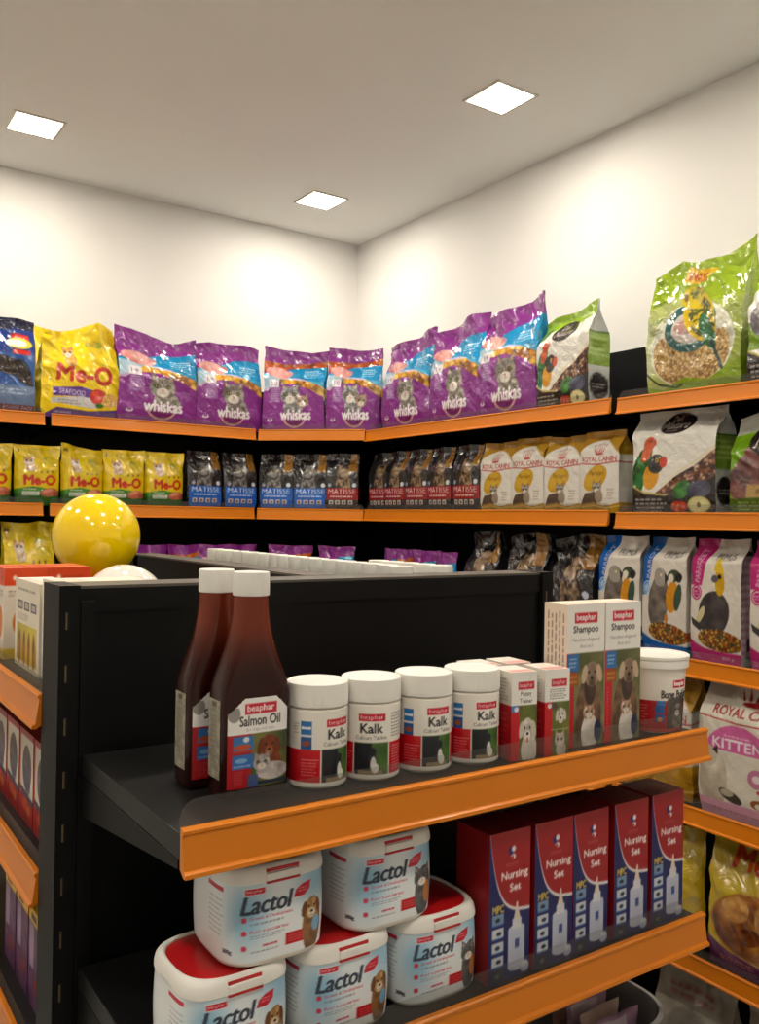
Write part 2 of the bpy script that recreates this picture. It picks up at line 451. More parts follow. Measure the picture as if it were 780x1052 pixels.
def art_purple(kitten=False, nx=92, ny=104, seed=1):
    A = Art(nx, ny, .31, .37, PUR)
    A.fill(A.em(.5, .0, .6, .9), (144, 46, 146))
    # pale blue upper right field
    top = A.above([(0, .52), (.3, .60), (1, .54)]); lo = ~A.above([(0, .70), (.35, .74), (.6, .82), (1, .84)])
    A.fill(top & lo, (8, 138, 196))
    A.grain(top & lo & ~A.above([(0, .7), (.5, .66), (1, .6)]), (24, 150, 205), (70, 175, 215), 6, seed)
    if kitten:
        A.cells(A.above([(0, .72), (.5, .78), (1, .80)]) & ~A.above([(0, .84), (.5, .83), (1, .88)]), 9, [(190, 95, 20), (205, 120, 30), (170, 70, 20)], seed)
    A.fill(A.box(0, .50, .28, .68) & ~A.above([(0, .7), (.28, .66)]), (205, 205, 215), .75)
    # dome, with its pale rim
    dome = A.em(.5, .16, .62, .56); rim = A.em(.5, .165, .65, .59)
    A.fill(rim & ~dome & (A.X > .12), (225, 205, 235), .9)
    A.fill(dome, (136, 42, 140))
    # kibble along the rim
    k = A.above([(.25, .575), (.5, .585), (.75, .53), (1, .42)]) & ~A.above([(.25, .64), (.5, .64), (.75, .62), (1, .54)]) & (A.X > .27)
    A.cells(k, 13, [(200, 130, 20), (225, 160, 40), (140, 80, 20), (190, 150, 60), (230, 180, 70)], seed + 4)
    # meat
    A.grain(A.em(.24, .72, .19, .075, -8) | A.em(.36, .695, .12, .055, 12) | A.em(.13, .735, .09, .055), (232, 176, 170), (196, 112, 112), 9, seed + 3)
    # text on the blue
    A.lines(.66, .66, .92, .76, 4, (220, 235, 245), seed, .85)
    # pale panel left
    A.rect(.12, .36, .30, .54, (160, 110, 175), .75); A.lines(.14, .37, .28, .53, 6, (205, 180, 215), seed + 1, .7)
    A.rect(.11, .54, .27, .63, (222, 218, 224)); A.text('1+' if not kitten else '2-12', .14, .56, .24, .61, (110, 60, 125), .02)
    # cat above the badge
    if kitten:
        A.cat(.46, .44, .155, (190, 186, 188), (90, 88, 92), True, seed + 7); A.cat(.66, .37, .10, (205, 170, 140), (130, 110, 95), False, seed + 9)
    else:
        A.cat(.54, .42, .17, (176, 170, 160), (98, 92, 84), True, seed + 7)
    A.fill(A.em(.53, .2, .19, .17) & ~A.em(.53, .2, .165, .145) & (A.Y < .2), (214, 160, 150))
    A.fill(A.em(.53, .2, .16, .14) & (A.Y < .24), (112, 20, 100))
    A.text('whiskas', .31, .155, .79, .275, (240, 238, 240), .05)
    crown_bowl(A, .14, .15, .045, (225, 215, 230)); A.lines(.1, .07, .22, .11, 2, (190, 160, 200), 3)
    return A.out()

def art_meo_small(nx=50, ny=60, seed=1):
    A = Art(nx, ny, .155, .22, (228, 198, 8))
    A.grain(A.box(.3, .55, 1, .95), (228, 198, 8), (206, 180, 20), 5, seed)
    A.rect(0, 0, 1, .24, (38, 92, 22)); A.fill(A.box(0, .2, 1, .36) & ~A.above([(0, .27), (.4, .32), (1, .25)]), (56, 126, 30))
    A.rect(.16, .17, .52, .24, (214, 216, 205)); A.lines(.18, .18, .5, .23, 2, (120, 130, 110), 3)
    A.lines(.18, .25, .48, .30, 1, (220, 230, 210), 4)
    A.ell(.74, .225, .2, .10, (190, 98, 74), 8); A.ell(.7, .25, .12, .04, (220, 146, 116), 12); A.ell(.9, .2, .08, .05, (150, 70, 50))
    A.text('Me-O', .2, .345, .86, .50, (196, 40, 16), .05)
    for i in range(3): A.ell(.56 + .12 * i, .55, .022, .022, (120, 80, 20)); A.ell(.56 + .12 * i, .565, .03, .014, (120, 80, 20))
    A.cat(.3, .72, .11, (230, 226, 216), (190, 140, 80), True, 3)
    A.ell(.72, .75, .13, .1, (196, 176, 40)); A.ell(.66, .78, .05, .04, (150, 150, 40)); A.rect(.04, .88, .14, .92, (120, 90, 20))
    return A.out()

def art_meo_big(nx=96, ny=100):
    A = Art(nx, ny, .31, .36, (246, 212, 4))
    A.fill(~A.above([(0, .02), (.2, .12), (.6, .1), (1, .14)]), (86, 46, 130))
    A.fill(A.above([(0, .13), (.2, .17), (.6, .13), (1, .15)]) & ~A.above([(.1, .22), (.6, .27), (.8, .24)]) & (A.X > .12) & (A.X < .72), (206, 204, 206))
    A.fill(A.above([(.1, .24), (.5, .26), (.7, .24)]) & ~A.above([(.1, .34), (.5, .37), (.7, .33)]) & (A.X > .14) & (A.X < .66), (98, 58, 142))
    A.text('SEAFOOD', .22, .27, .55, .33, (220, 215, 228), .02, rot=-3)
    A.lines(.2, .16, .5, .22, 2, (120, 120, 130), 5); A.lines(.16, .05, .4, .09, 1, (220, 215, 230), 7)
    A.ell(.72, .27, .11, .1, (198, 40, 28)); A.ell(.68, .3, .05, .04, (222, 80, 50)); A.ell(.88, .24, .1, .09, (208, 160, 70))
    A.cells(A.em(.86, .2, .1, .05), 30, [(210, 170, 90), (190, 140, 60), (225, 190, 120)]); A.ell(.74, .17, .05, .03, (60, 120, 40))
    A.text('Me-O', .2, .42, .9, .60, (202, 52, 18), .05, rot=-3)
    A.cat(.34, .74, .085, (232, 206, 140), (205, 130, 40), True, 5)
    A.ell(.7, .76, .1, .1, (222, 190, 20)); A.ell(.74, .8, .04, .035, (170, 170, 40)); A.ell(.6, .82, .03, .03, (190, 170, 30))
    return A.out()

def art_matisse(red=False, nx=52, ny=74, seed=1, label=True):
    A = Art(nx, ny, .15, .24, (27, 25, 26))
    A.grain(A.box(0, .3, 1, .86), (52, 50, 52), (24, 23, 25), 4, seed)
    fa, fb = ((160, 134, 106), (44, 34, 28)) if red else ((138, 134, 132), (48, 46, 48))
    cx = .56 if red else .46
    m = A.em(cx, .42, .22, .50, 6 if red else -4); A.grain(m, fa, fb, 12, seed + 2)
    P = A.iso(cx, .68, .22); A.poly(P((-.9, 0), (-.8, 1.15), (-.1, .6)), fb); A.poly(P((.9, 0), (.8, 1.15), (.1, .6)), fb); A.poly(P((-.75, .1), (-.7, .85), (-.25, .5)), fa, .7); A.poly(P((.75, .1), (.7, .85), (.25, .5)), fa, .7)
    A.grain(A.em(cx, .67, .21, .20), fa, fb, 9, seed); A.ell(cx, .62, .09, .07, fa, 0, .8)
    for k in (-1, 1): A.ell(cx + .09 * k, .69, .035, .025, (190, 170, 90)); A.ell(cx + .09 * k, .69, .012, .022, (10, 10, 10))
    A.rect(.72, .68, .95, .99, (140, 98, 36)); A.lines(.74, .8, .93, .95, 3, (90, 62, 24), 2)
    A.ell(.88, .45, .06, .06, (205, 210, 225)); A.ell(.16, .45, .05, .05, (150, 160, 185))
    if label:
        c = (144, 20, 26) if red else (18, 92, 190)
        A.rect(.06, .05 if not red else .20, 1, .40, c)
        if red: A.rect(0, 0, 1, .20, (30, 26, 26))
        A.text('MATISSE', .12, .30, .92, .385, (225, 200, 200) if red else (215, 225, 240), .02)
        A.lines(.18, .23, .88, .28, 1, (225, 205, 205) if red else (200, 215, 240), 4, .9)
        for i in range(4): A.rect(.14 + .19 * i, .115, .27 + .19 * i, .19, (205, 196, 190)); A.rect(.17 + .19 * i, .13, .24 + .19 * i, .17, (90, 80, 80))
    return A.out()

def crown(A, cx, cy, s, col):
    P = A.iso(cx, cy, s)
    for k in range(5):
        x = -1 + .5 * k; A.poly(P((x * .8 - .1, 0), (x * 1.1, .8 + .2 * (2 - abs(k - 2)) * .5), (x * .8 + .12, 0)), col)
        A.ell(cx + x * 1.15 * s, cy + (.95 + .1 * (2 - abs(k - 2))) * s * A.asp, .12 * s, .12 * s, col)
    A.ell(cx, cy - .02, .85 * s, .16 * s, col)

def art_royal(nx=58, ny=84, seed=1, gb=0.):
    A = Art(nx, ny, .165, .25, (222, 218, 210))
    dome = A.em(.5, .42, .62, .70)
    A.fill(~dome & (A.Y > .6), (176, 132, 40)); A.grain(A.box(0, .9, 1, 1), (176, 132, 40), (150, 108, 30), 6, seed)
    crown(A, .55, .73, .13, (176, 36, 36))
    A.text('ROYAL CANIN', .1, .615, .95, .68, (170, 32, 34), .02, arc=-.0)
    A.fill(A.above([(0, .60), (.5, .575), (1, .605)]) & ~A.above([(0, .61), (.5, .59), (1, .617)]), (170, 40, 40))
    A.ell(.45, .42, .32, .2, (196, 152, 36), 30); A.ell(.42, .44, .26, .15, (206, 166, 50), 30); A.text('Persian', .3, .45, .66, .51, (120, 80, 20), 0, .2)
    A.cat(.5, .30, .12, (190, 184, 176), (110, 100, 90), False, seed)
    A.poly([(.05, .1), (.2, .24), (.45, .26), (.5, .12), (.4, .08)], (84, 70, 58)); A.ell(.55, .2, .1, .12, (150, 136, 120))
    A.lines(.74, .16, .9, .3, 4, (150, 130, 110), seed, .8)
    A.fill(~A.above([(0, .1 + gb), (.4, .13 + gb), (.7, .08 + gb), (1, .13 + gb)]), (180, 134, 30)); A.grain(~A.above([(0, .08 + gb), (1, .1 + gb)]), (186, 140, 34), (146, 104, 22), 7, seed)
    A.fill(A.above([(0, .06), (.4, .085), (.7, .05), (1, .08)]) & ~A.above([(0, .08), (.4, .1), (.7, .07), (1, .1)]), (214, 176, 80))
    return A.out()

def parrots(A, cx, cy, s):
    """a green and red parrot behind a black headed one"""
    E_ = lambda x, y, rx, ry, c, r=0: A.ell(cx + x * s, cy + y * s * A.asp, rx * s, ry * s, c, r)
    m = A.em(cx - .35 * s, cy - .1 * s * A.asp, .33 * s, .85 * s, -28); A.grain(m, (36, 120, 40), (20, 80, 30), 5 / s * .5, 3)
    E_(0, .72, .22, .3, (205, 74, 32), -25); E_(-.1, .4, .2, .4, (205, 84, 32), -20); E_(.2, .78, .1, .13, (200, 80, 60), 0); E_(.04, .84, .04, .04, (20, 15, 15))
    E_(.1, -.55, .32, .5, (214, 150, 16), -10); E_(-.4, -.75, .2, .4, (30, 110, 60), 0)
    E_(.32, -.05, .32, .38, (42, 38, 40), -20); E_(.62, 0, .15, .22, (196, 60, 34), -10); E_(.36, .08, .07, .09, (220, 190, 70)); E_(.36, .08, .035, .05, (15, 12, 12))

def deli_logo(A, cx, cy, s):
    A.ell(cx, cy, s, s * .62, (40, 30, 32)); A.text('Deli', cx - .45 * s, cy + .02, cx + .2 * s, cy + .45 * s * A.asp, (225, 215, 205), 0, .3)
    A.text('Nature', cx - .75 * s, cy - .3 * s * A.asp, cx + .75 * s, cy + .1 * s * A.asp, (225, 215, 205), .01, .2)
    A.lines(cx - .5 * s, cy - .46 * s * A.asp, cx + .5 * s, cy - .36 * s * A.asp, 1, (190, 180, 170), 2)

def art_deli(nx=96, ny=100, lime=True, seed=2, grey=False):
    A = Art(nx, ny, .25, .31, (230, 228, 220))
    if lime: A.fill(A.above([(0, .74), (.3, .84), (1, .88)]), (140, 178, 22))
    m = A.pm([(.3, .20), (.55, .36), (.8, .47), (1, .60), (1, .3), (.6, .2)]); A.cells(m, 30, [(92, 50, 34), (70, 36, 28), (130, 80, 50), (180, 140, 110), (60, 32, 28)], seed)
    A.fill(A.above([(.3, .22), (.55, .37), (.8, .485), (1, .60)]) & ~A.above([(.3, .24), (.55, .40), (.8, .515), (1, .64)]) & (A.X > .38), (226, 216, 190))
    if grey:
        A.rect(0, .28, 1, .5, (112, 150, 24)); m = A.em(.28, .54, .26, .2, 25); A.grain(m, (170, 164, 168), (96, 88, 96), 7, 3); A.ell(.36, .68, .12, .1, (196, 192, 190)); A.ell(.62, .52, .22, .26, (150, 144, 150), -30)
    else: parrots(A, .23, .50, .30)
    blk = ~A.above([(0, .28), (.18, .21), (.45, .19), (.7, .24), (1, .36)]); A.fill(blk, (34, 31, 32))
    A.fill(A.above([(0, .275), (.18, .205), (.45, .185)]) & ~A.above([(0, .29), (.18, .225), (.45, .20)]) & (A.X < .45), (190, 170, 90))
    A.lines(.05, .02, .46, .17, 4, (190, 186, 180), 5, .85)
    A.grain(A.em(.64, .24, .12, .09, 40), (60, 140, 50), (24, 70, 24), 14, 2); A.grain(A.em(.83, .24, .13, .1, 20), (78, 80, 104), (36, 36, 56), 8, 2)
    A.cells(A.em(.60, .085, .10, .065), 25, [(200, 60, 30), (220, 100, 60), (170, 40, 20)])
    A.ell(.82, .10, .12, .095, (206, 198, 120)); A.ell(.82, .10, .10, .075, (222, 216, 160)); A.ell(.82, .10, .02, .03, (120, 90, 40))
    deli_logo(A, .52, .86 if not lime else .80, .21)
    return A.out()

def side_deli(ny=100):
    A = Art(10, ny, .1, .31, (196, 198, 196))
    A.rect(0, .42, 1, .74, (128, 158, 60)); A.lines(.1, .5, .9, .7, 4, (170, 190, 110), 3); A.rect(0, .72, 1, .74, (90, 120, 40))
    A.ell(.5, .22, .42, .42, (50, 44, 46)); A.lines(.2, .19, .8, .25, 2, (180, 175, 170), 4)
    return A.out()

def art_deli_green(nx=84, ny=84):
    A = Art(nx, ny, .27, .27, (112, 160, 18)); A.rect(0, .80, 1, 1, (196, 200, 190))
    m = A.em(.18, .38, .17, .24, -35); A.grain(m, (132, 84, 80), (84, 56, 58), 10, 3); A.ell(.27, .6, .1, .08, (120, 60, 62)); A.ell(.35, .63, .05, .04, (190, 70, 60), -20)
    A.rect(.2, .18, 1, .30, (172, 140, 80)); A.lines(.3, .2, .8, .28, 1, (120, 90, 50), 3)
    A.fill(~A.above([(0, .17), (1, .19)]), (72, 96, 20)); A.lines(.1, .05, .9, .15, 3, (150, 170, 90), 2)
    deli_logo(A, .5, .72, .3)
    return A.out()

def art_budgie(nx=130, ny=150):
    G = (150, 178, 30)
    A = Art(nx, ny, .31, .40, (176, 186, 110)); A.fill(A.above([(0, .72), (.3, .76), (.6, .7), (1, .66)]), G)
    A.rect(.72, 0, 1, .7, (140, 160, 50), .6); A.rect(0, .2, .12, .62, (196, 204, 160), .8)
    A.fill(A.em(.5, .38, .44, .42) & ~A.em(.5, .38, .42, .40), (226, 226, 206)); A.fill(A.em(.5, .38, .42, .40), (206, 206, 186))
    m = A.em(.5, .33, .40, .34) & (A.Y < .46); A.cells(m, 44, [(196, 160, 96), (176, 136, 76), (214, 184, 130), (150, 112, 64), (206, 172, 110)])
    A.fill(A.em(.5, .52, .27, .25) & ~A.em(.5, .52, .185, .165), (44, 92, 92)); A.fill(A.em(.5, .52, .18, .16), (200, 190, 184)); A.ell(.46, .52, .12, .07, (176, 136, 130))
    A.lines(.38, .375, .62, .41, 1, (190, 210, 205), 3)
    m = A.em(.57, .60, .15, .30, 28); A.grain(m, (222, 186, 30), (196, 170, 40), 5, 2)
    m2 = A.em(.60, .58, .12, .25, 28); n = vnoise(A.X * 26, A.Y * 36, 4, 2); A.fill(m2 & (n > .5), (84, 92, 36))
    A.ell(.46, .745, .12, .11, (216, 190, 44)); A.ell(.39, .75, .03, .04, (150, 120, 70)); A.ell(.44, .775, .016, .016, (20, 20, 20)); A.grain(A.em(.5, .78, .08, .06), (206, 190, 60), (90, 96, 50), 30, 4)
    A.ell(.68, .46, .06, .2, (50, 110, 70), 22); A.poly([(.7, .4), (.74, .4), (.86, .14), (.84, .13)], (44, 70, 66))
    A.poly([(.3, .86), (.36, .97), (.70, .92), (.52, .84)], (244, 196, 0)); A.text('BONUS', .38, .86, .60, .915, (196, 70, 30), .02, rot=-10)
    A.text('GRAINES', .03, .58, .26, .625, (110, 130, 70), .01); A.lines(.04, .73, .3, .78, 1, (110, 130, 70), 6); A.lines(.03, .5, .22, .55, 2, (130, 146, 80), 2)
    A.fill(~A.above([(0, .1), (.2, .06), (.45, .14), (.7, .1), (1, .24)]), (138, 168, 26))
    A.fill(A.above([(.0, .2), (.15, .1), (.35, .06), (.42, .08)]) & ~A.above([(.0, .22), (.15, .12), (.35, .075), (.42, .1)]) & (A.X < .42), (52, 62, 30))
    return A.out()

def art_primus(pink=False, nx=80, ny=120):
    c = (186, 42, 116) if pink else (18, 96, 178)
    A = Art(nx, ny, .165, .32, (218, 212, 202))
    A.fill(A.pm([(0, 1), (.42, 1), (.34, .8), (.26, .62), (.0, .62)] if pink else [(0, 1), (.42, 1), (.28, .8), (.18, .62), (.12, .5), (0, .5)]), c)
    A.text('PARAKEET' if pink else 'PARROT', -.06, .75, .46, .805, (226, 205, 220), .02, rot=82)
    A.fill(A.em(.14, .56, .12, .12) & ~A.em(.14, .56, .095, .095), c if pink else (170, 200, 225)); A.ell(.14, .56, .08, .08, c if pink else (140, 180, 215)); A.lines(.08, .54, .2, .58, 2, (226, 205, 220), 2)
    A.text('PRIMUS', .5, .835, .88, .88, (52, 50, 54), .012); A.lines(.52, .82, .86, .835, 1, (130, 125, 125), 3)
    if pink:
        m = A.em(.5, .4, .3, .36, -18); A.grain(m, (78, 72, 74), (48, 44, 46), 5, 3)
        A.ell(.62, .66, .095, .22, (206, 160, 20)); A.poly([(.5, .74), (.56, .86), (.64, .83), (.72, .72)], (222, 190, 40)); A.ell(.52, .68, .07, .06, (96, 92, 96)); A.ell(.62, .7, .04, .04, (30, 26, 26))
        A.ell(.24, .38, .06, .16, (206, 196, 150), -30); A.poly([(.02, .36), (.3, .3), (.24, .25), (.06, .3)], (60, 56, 58))
    else:
        m = A.em(.42, .46, .23, .46, -8); A.grain(m, (132, 122, 112), (86, 78, 74), 6, 3)
        A.ell(.46, .66, .15, .15, (160, 152, 144)); A.poly([(.56, .7), (.66, .66), (.58, .6)], (40, 36, 36)); A.ell(.48, .68, .025, .025, (226, 216, 150))
        A.ell(.72, .5, .12, .26, (208, 140, 20), -6); A.ell(.84, .5, .07, .22, (52, 78, 66), -8); A.ell(.76, .68, .13, .1, (60, 74, 52)); A.ell(.86, .665, .06, .08, (34, 32, 32)); A.ell(.7, .66, .06, .07, (222, 216, 200)); A.ell(.6, .32, .04, .08, (190, 120, 50))
    m = A.em(.62, .19, .42, .17, -6); A.cells(m, 26, [(110, 72, 34), (160, 96, 30), (76, 56, 36), (190, 150, 60), (130, 60, 30), (84, 84, 50)])
    A.fill(~A.above([(0, .18), (.3, .12), (.6, .10), (1, .095)]), c); A.text('800 g', .66, .035, .88, .065, (226, 215, 222), .01); A.lines(.06, .03, .22, .07, 2, (210, 200, 215), 2)
    return A.out()

def side_primus(ny=120):
    A = Art(11, ny, .1, .32, (196, 178, 184)); 
    for k in range(13): A.rect(0, .1 + .06 * k, 1, .125 + .06 * k, (168, 132, 150), .7)
    A.rect(.1, .86, .9, .9, (60, 56, 60)); A.rect(.35, .12, .8, .22, (70, 60, 66)); A.rect(0, 0, 1, .06, (200, 190, 195))
    return A.out()

def art_kitten(nx=110, ny=150):
    A = Art(nx, ny, .235, .35, (214, 208, 194))
    crown(A, .62, .87, .17, (150, 30, 34)); A.text('ROYAL CANIN', .17, .755, .99, .815, (150, 30, 34), .03)
    A.fill(A.above([(0, .722), (.5, .705), (1, .71)]) & ~A.above([(0, .734), (.5, .717), (1, .722)]), (170, 70, 70))
    A.fill(A.em(.50, .44, .40, .38) & (A.Y > .50), (206, 100, 158)); A.lines(.34, .60, .66, .625, 1, (230, 190, 215), 3); A.text('KITTEN', .21, .52, .78, .59, (236, 226, 232), .02)
    m = A.em(.2, .28, .18, .34); A.grain(m, (214, 206, 190), (176, 164, 146), 5, 4); A.ell(.14, .44, .12, .12, (196, 184, 166)); A.ell(.1, .44, .06, .07, (70, 54, 46)); A.poly([(.02, .49), (.05, .54), (.1, .485)], (60, 48, 42)); A.poly([(.2, .49), (.27, .53), (.27, .46)], (60, 48, 42))
    A.ell(.42, .18, .14, .06, (60, 54, 44), -20); A.ell(.38, .2, .08, .04, (170, 160, 140)); A.ell(.74, .17, .09, .05, (140, 84, 50)); A.ell(.74, .16, .04, .03, (214, 208, 194))
    A.ell(.72, .35, .10, .10, (190, 120, 150)); A.ell(.72, .35, .05, .04, (226, 210, 214)); A.ell(.74, .26, .02, .02, (190, 60, 90)); A.lines(.8, .24, .96, .28, 2, (120, 100, 110), 2)
    A.fill(~A.above([(0, .12), (.5, .13), (1, .13)]), (206, 150, 176)); A.lines(.2, .05, .8, .08, 1, (170, 110, 140), 4)
    return A.out()

def art_bulldog(nx=70, ny=96):   # deep blue dog food bag
    A = Art(nx, ny, .24, .36, (24, 52, 128)); A.fill(A.above([(0, .86), (1, .9)]), (20, 26, 64))
    A.grain(A.box(0, .28, 1, .62), (40, 96, 170), (22, 56, 134), 3, 2); A.rect(0, .10, 1, .30, (104, 128, 166)); A.rect(0, .04, 1, .10, (96, 20, 40)); A.text('POWER PACK', .5, .05, .97, .09, (220, 190, 200), .01)
    A.rect(.62, .72, .9, .84, (206, 40, 26)); A.ell(.74, .74, .2, .09, (226, 206, 60)); A.ell(.7, .74, .16, .06, (236, 232, 214)); A.rect(.64, .62, .9, .67, (206, 40, 26)); A.lines(.66, .78, .86, .82, 1, (240, 220, 210), 3)
    A.ell(.55, .5, .3, .13, (50, 36, 32), -15); A.ell(.8, .44, .12, .22, (42, 32, 30), 30); A.poly([(.3, .5), (.28, .28), (.38, .28), (.42, .46)], (40, 30, 28)); A.poly([(.82, .4), (.9, .3), (.98, .31), (.9, .44)], (46, 34, 30))
    A.lines(.1, .2, .9, .28, 2, (180, 196, 216), 4, .6); A.lines(.1, .12, .5, .16, 1, (190, 200, 220), 6)
    return A.out()

def art_gold(nx=50, ny=60):
    A = Art(nx, ny, .2, .3, (200, 160, 30)); A.grain(A.box(0, 0, 1, 1), (206, 166, 34), (176, 134, 24), 5, 3); A.rect(.1, .45, .9, .8, (214, 210, 196)); A.lines(.2, .5, .8, .75, 5, (120, 110, 90), 3)
    return A.out()

def art_chicken(nx=100, ny=110, full=True):
    A = Art(nx, ny, .27, .34, (206, 176, 40)); A.grain(A.box(0, .6, 1, 1), (214, 186, 60), (186, 160, 40), 4, 3)
    if full:
        A.fill(A.em(.5, .4, .46, .32, 8), (170, 110, 40)); A.grain(A.em(.5, .4, .44, .30, 8), (206, 138, 52), (96, 44, 16), 5, 4, 4); A.grain(A.em(.3, .5, .15, .12, 30), (226, 170, 96), (150, 84, 34), 9, 5); A.grain(A.em(.62, .46, .12, .2, 10), (214, 180, 120), (160, 96, 44), 7, 6); A.grain(A.em(.8, .28, .12, .09), (214, 180, 50), (170, 120, 30), 12, 7)
        A.grain(A.em(.44, .33, .13, .08, 20), (140, 72, 28), (70, 30, 12), 10, 8)
        A.text('Me-O', .2, .78, .8, .92, (190, 60, 20), .05)
        A.fill(~A.above([(0, .22), (.3, .15), (.7, .12), (1, .15)]), (106, 44, 96)); A.lines(.15, .07, .5, .12, 2, (180, 140, 90), 4)
    else:
        A.grain(A.em(.35, .45, .3, .2), (190, 130, 60), (140, 96, 30), 6, 5); A.rect(0, 0, 1, .16, (120, 110, 30))
    return A.out()

def art_plain(c1, c2, nx=30, ny=40):
    A = Art(nx, ny, .2, .3, c1); A.grain(A.box(0, 0, 1, 1), c1, c2, 4, 6); A.ell(.5, .55, .25, .25, tuple(int(q * .7) for q in c1)); A.lines(.2, .75, .8, .88, 2, (120, 30, 30), 3); return A.out()

# ---- cartons
def beaphar(A, x0, y0, x1, y1):
    A.rect(x0, y0, x1, y1, (200, 22, 44)); p = (x1 - x0) * .08; q = (y1 - y0) * .14
    A.text('beaphar', x0 + p, y0 + q * .6, x1 - p, y1 - q, (244, 240, 240), .02)
RED = (198, 22, 34)
def art_trainer(nx=56, ny=96, two=False):
    A = Art(nx, ny, .056, .118, WHT)
    A.rect(0, 0, 1, .62, (92, 100, 34)); A.grain(A.box(.28, 0, 1, .62), (112, 118, 48), (70, 84, 30), 3, 2); A.rect(0, 0, .32 if not two else .3, .62, RED)
    A.rect(.02, .545, .3, .625, (70, 120, 190)) if not two else None; A.ell(.2, .58, .08, .06, (226, 226, 226))
    beaphar(A, .26, .80, .88, .885)
    if two:
        A.lines(.2, .62 + .03, .9, .78, 5, (90, 88, 88), 4, .8); A.dog(.66, .46, .19, (226, 220, 212), (206, 198, 190), body=False); A.cat(.62, .18, .2, (222, 214, 206), (190, 176, 166), True)
        A.rect(.28, .3, 1, .31, (190, 180, 160)); A.ell(.42, .57, .1, .08, (80, 70, 70)); A.rect(0, .62, 1, .63, (200, 196, 190))
    else:
        A.text('Puppy', .36, .715, .78, .775, (60, 60, 66), .02); A.text('Trainer', .32, .645, .82, .695, (60, 60, 66), .02)
        A.dog(.64, .34, .29, (234, 228, 218), (208, 200, 186), (240, 236, 230), True, True)
    return A.out()
def art_trainer_side(nx=24, ny=96):
    A = Art(nx, ny, .05, .118, (226, 220, 210)); A.rect(0, 0, 1, .62, (182, 22, 34)); A.lines(.2, .66, .85, .92, 7, (130, 124, 118), 5, .6); A.lines(.2, .1, .85, .55, 7, (214, 120, 120), 8, .5); return A.out()
def art_flap(nx=14, ny=12, c=(232, 222, 212), r=(206, 120, 110)):
    A = Art(nx, ny, .06, .05, c); A.rect(.1, .12, .9, .36, r, .75); A.rect(0, 0, 1, .05, (190, 180, 170)); A.rect(0, .95, 1, 1, (170, 160, 150)); return A.out()

def art_shampoo(nx=76, ny=150):
    A = Art(nx, ny, .078, .205, WHT); p = .655
    A.rect(0, 0, 1, p, (104, 98, 60)); A.grain(A.box(.2, 0, 1, p), (134, 128, 84), (84, 88, 46), 2.5, 3); A.rect(0, 0, .2, p, RED)
    beaphar(A, .20, .865, .80, .935); A.text('Shampoo', .17, .785, .82, .845, (70, 66, 70), .03)
    A.text('Hautberuhigend', .13, .73, .86, .762, (150, 144, 140), .0); A.text('Anti-itch', .34, .69, .68, .716, (150, 144, 140), .0)
    A.rect(.03, .53, .32, .65, (48, 110, 176)); A.lines(.08, .55, .28, .63, 3, (200, 216, 232), 3)
    A.rect(.04, .43, .31, .52, (160, 84, 30)); A.lines(.06, .44, .29, .51, 2, (220, 150, 60), 3)
    m = A.em(.58, .2, .34, .75); A.grain(m & (A.Y < .44), (138, 104, 76), (78, 54, 38), 5, 4); A.ell(.62, .40, .15, .3, (60, 42, 34))
    A.dog(.67, .50, .24, (176, 146, 120), (196, 172, 146), (120, 94, 78), False, False); A.ell(.67, .40, .09, .16, (84, 60, 48), 0, .7)
    A.rect(0, 0, .2, .42, RED)
    m = A.em(.62, .09, .22, .36); A.grain(m, (232, 228, 222), (196, 186, 176), 5, 7); A.cat(.6, .235, .15, (226, 218, 208), (160, 104, 60), False, 9); A.ell(.84, .1, .1, .2, (40, 50, 84))
    A.lines(.06, .05, .12, .40, 14, (226, 190, 190), 3, .5)
    return A.out()
def art_shampoo_side(nx=44, ny=120):
    A = Art(nx, ny, .05, .205, (226, 208, 188)); A.rect(0, 0, 1, .08, (200, 30, 30)); A.rect(0, 0, .08, .55, (222, 120, 110))
    rs = random.Random(3)
    for i in range(5):
        y = .2
        x = .16 + .16 * i
        while y < .9:
            l = .02 + rs.random() * .05; A.rect(x, y, x + .06, y + l, (120, 100, 92), .75); y += l + .015
    A.rect(.35, .14, .6, .2, (60, 50, 48)); return A.out()

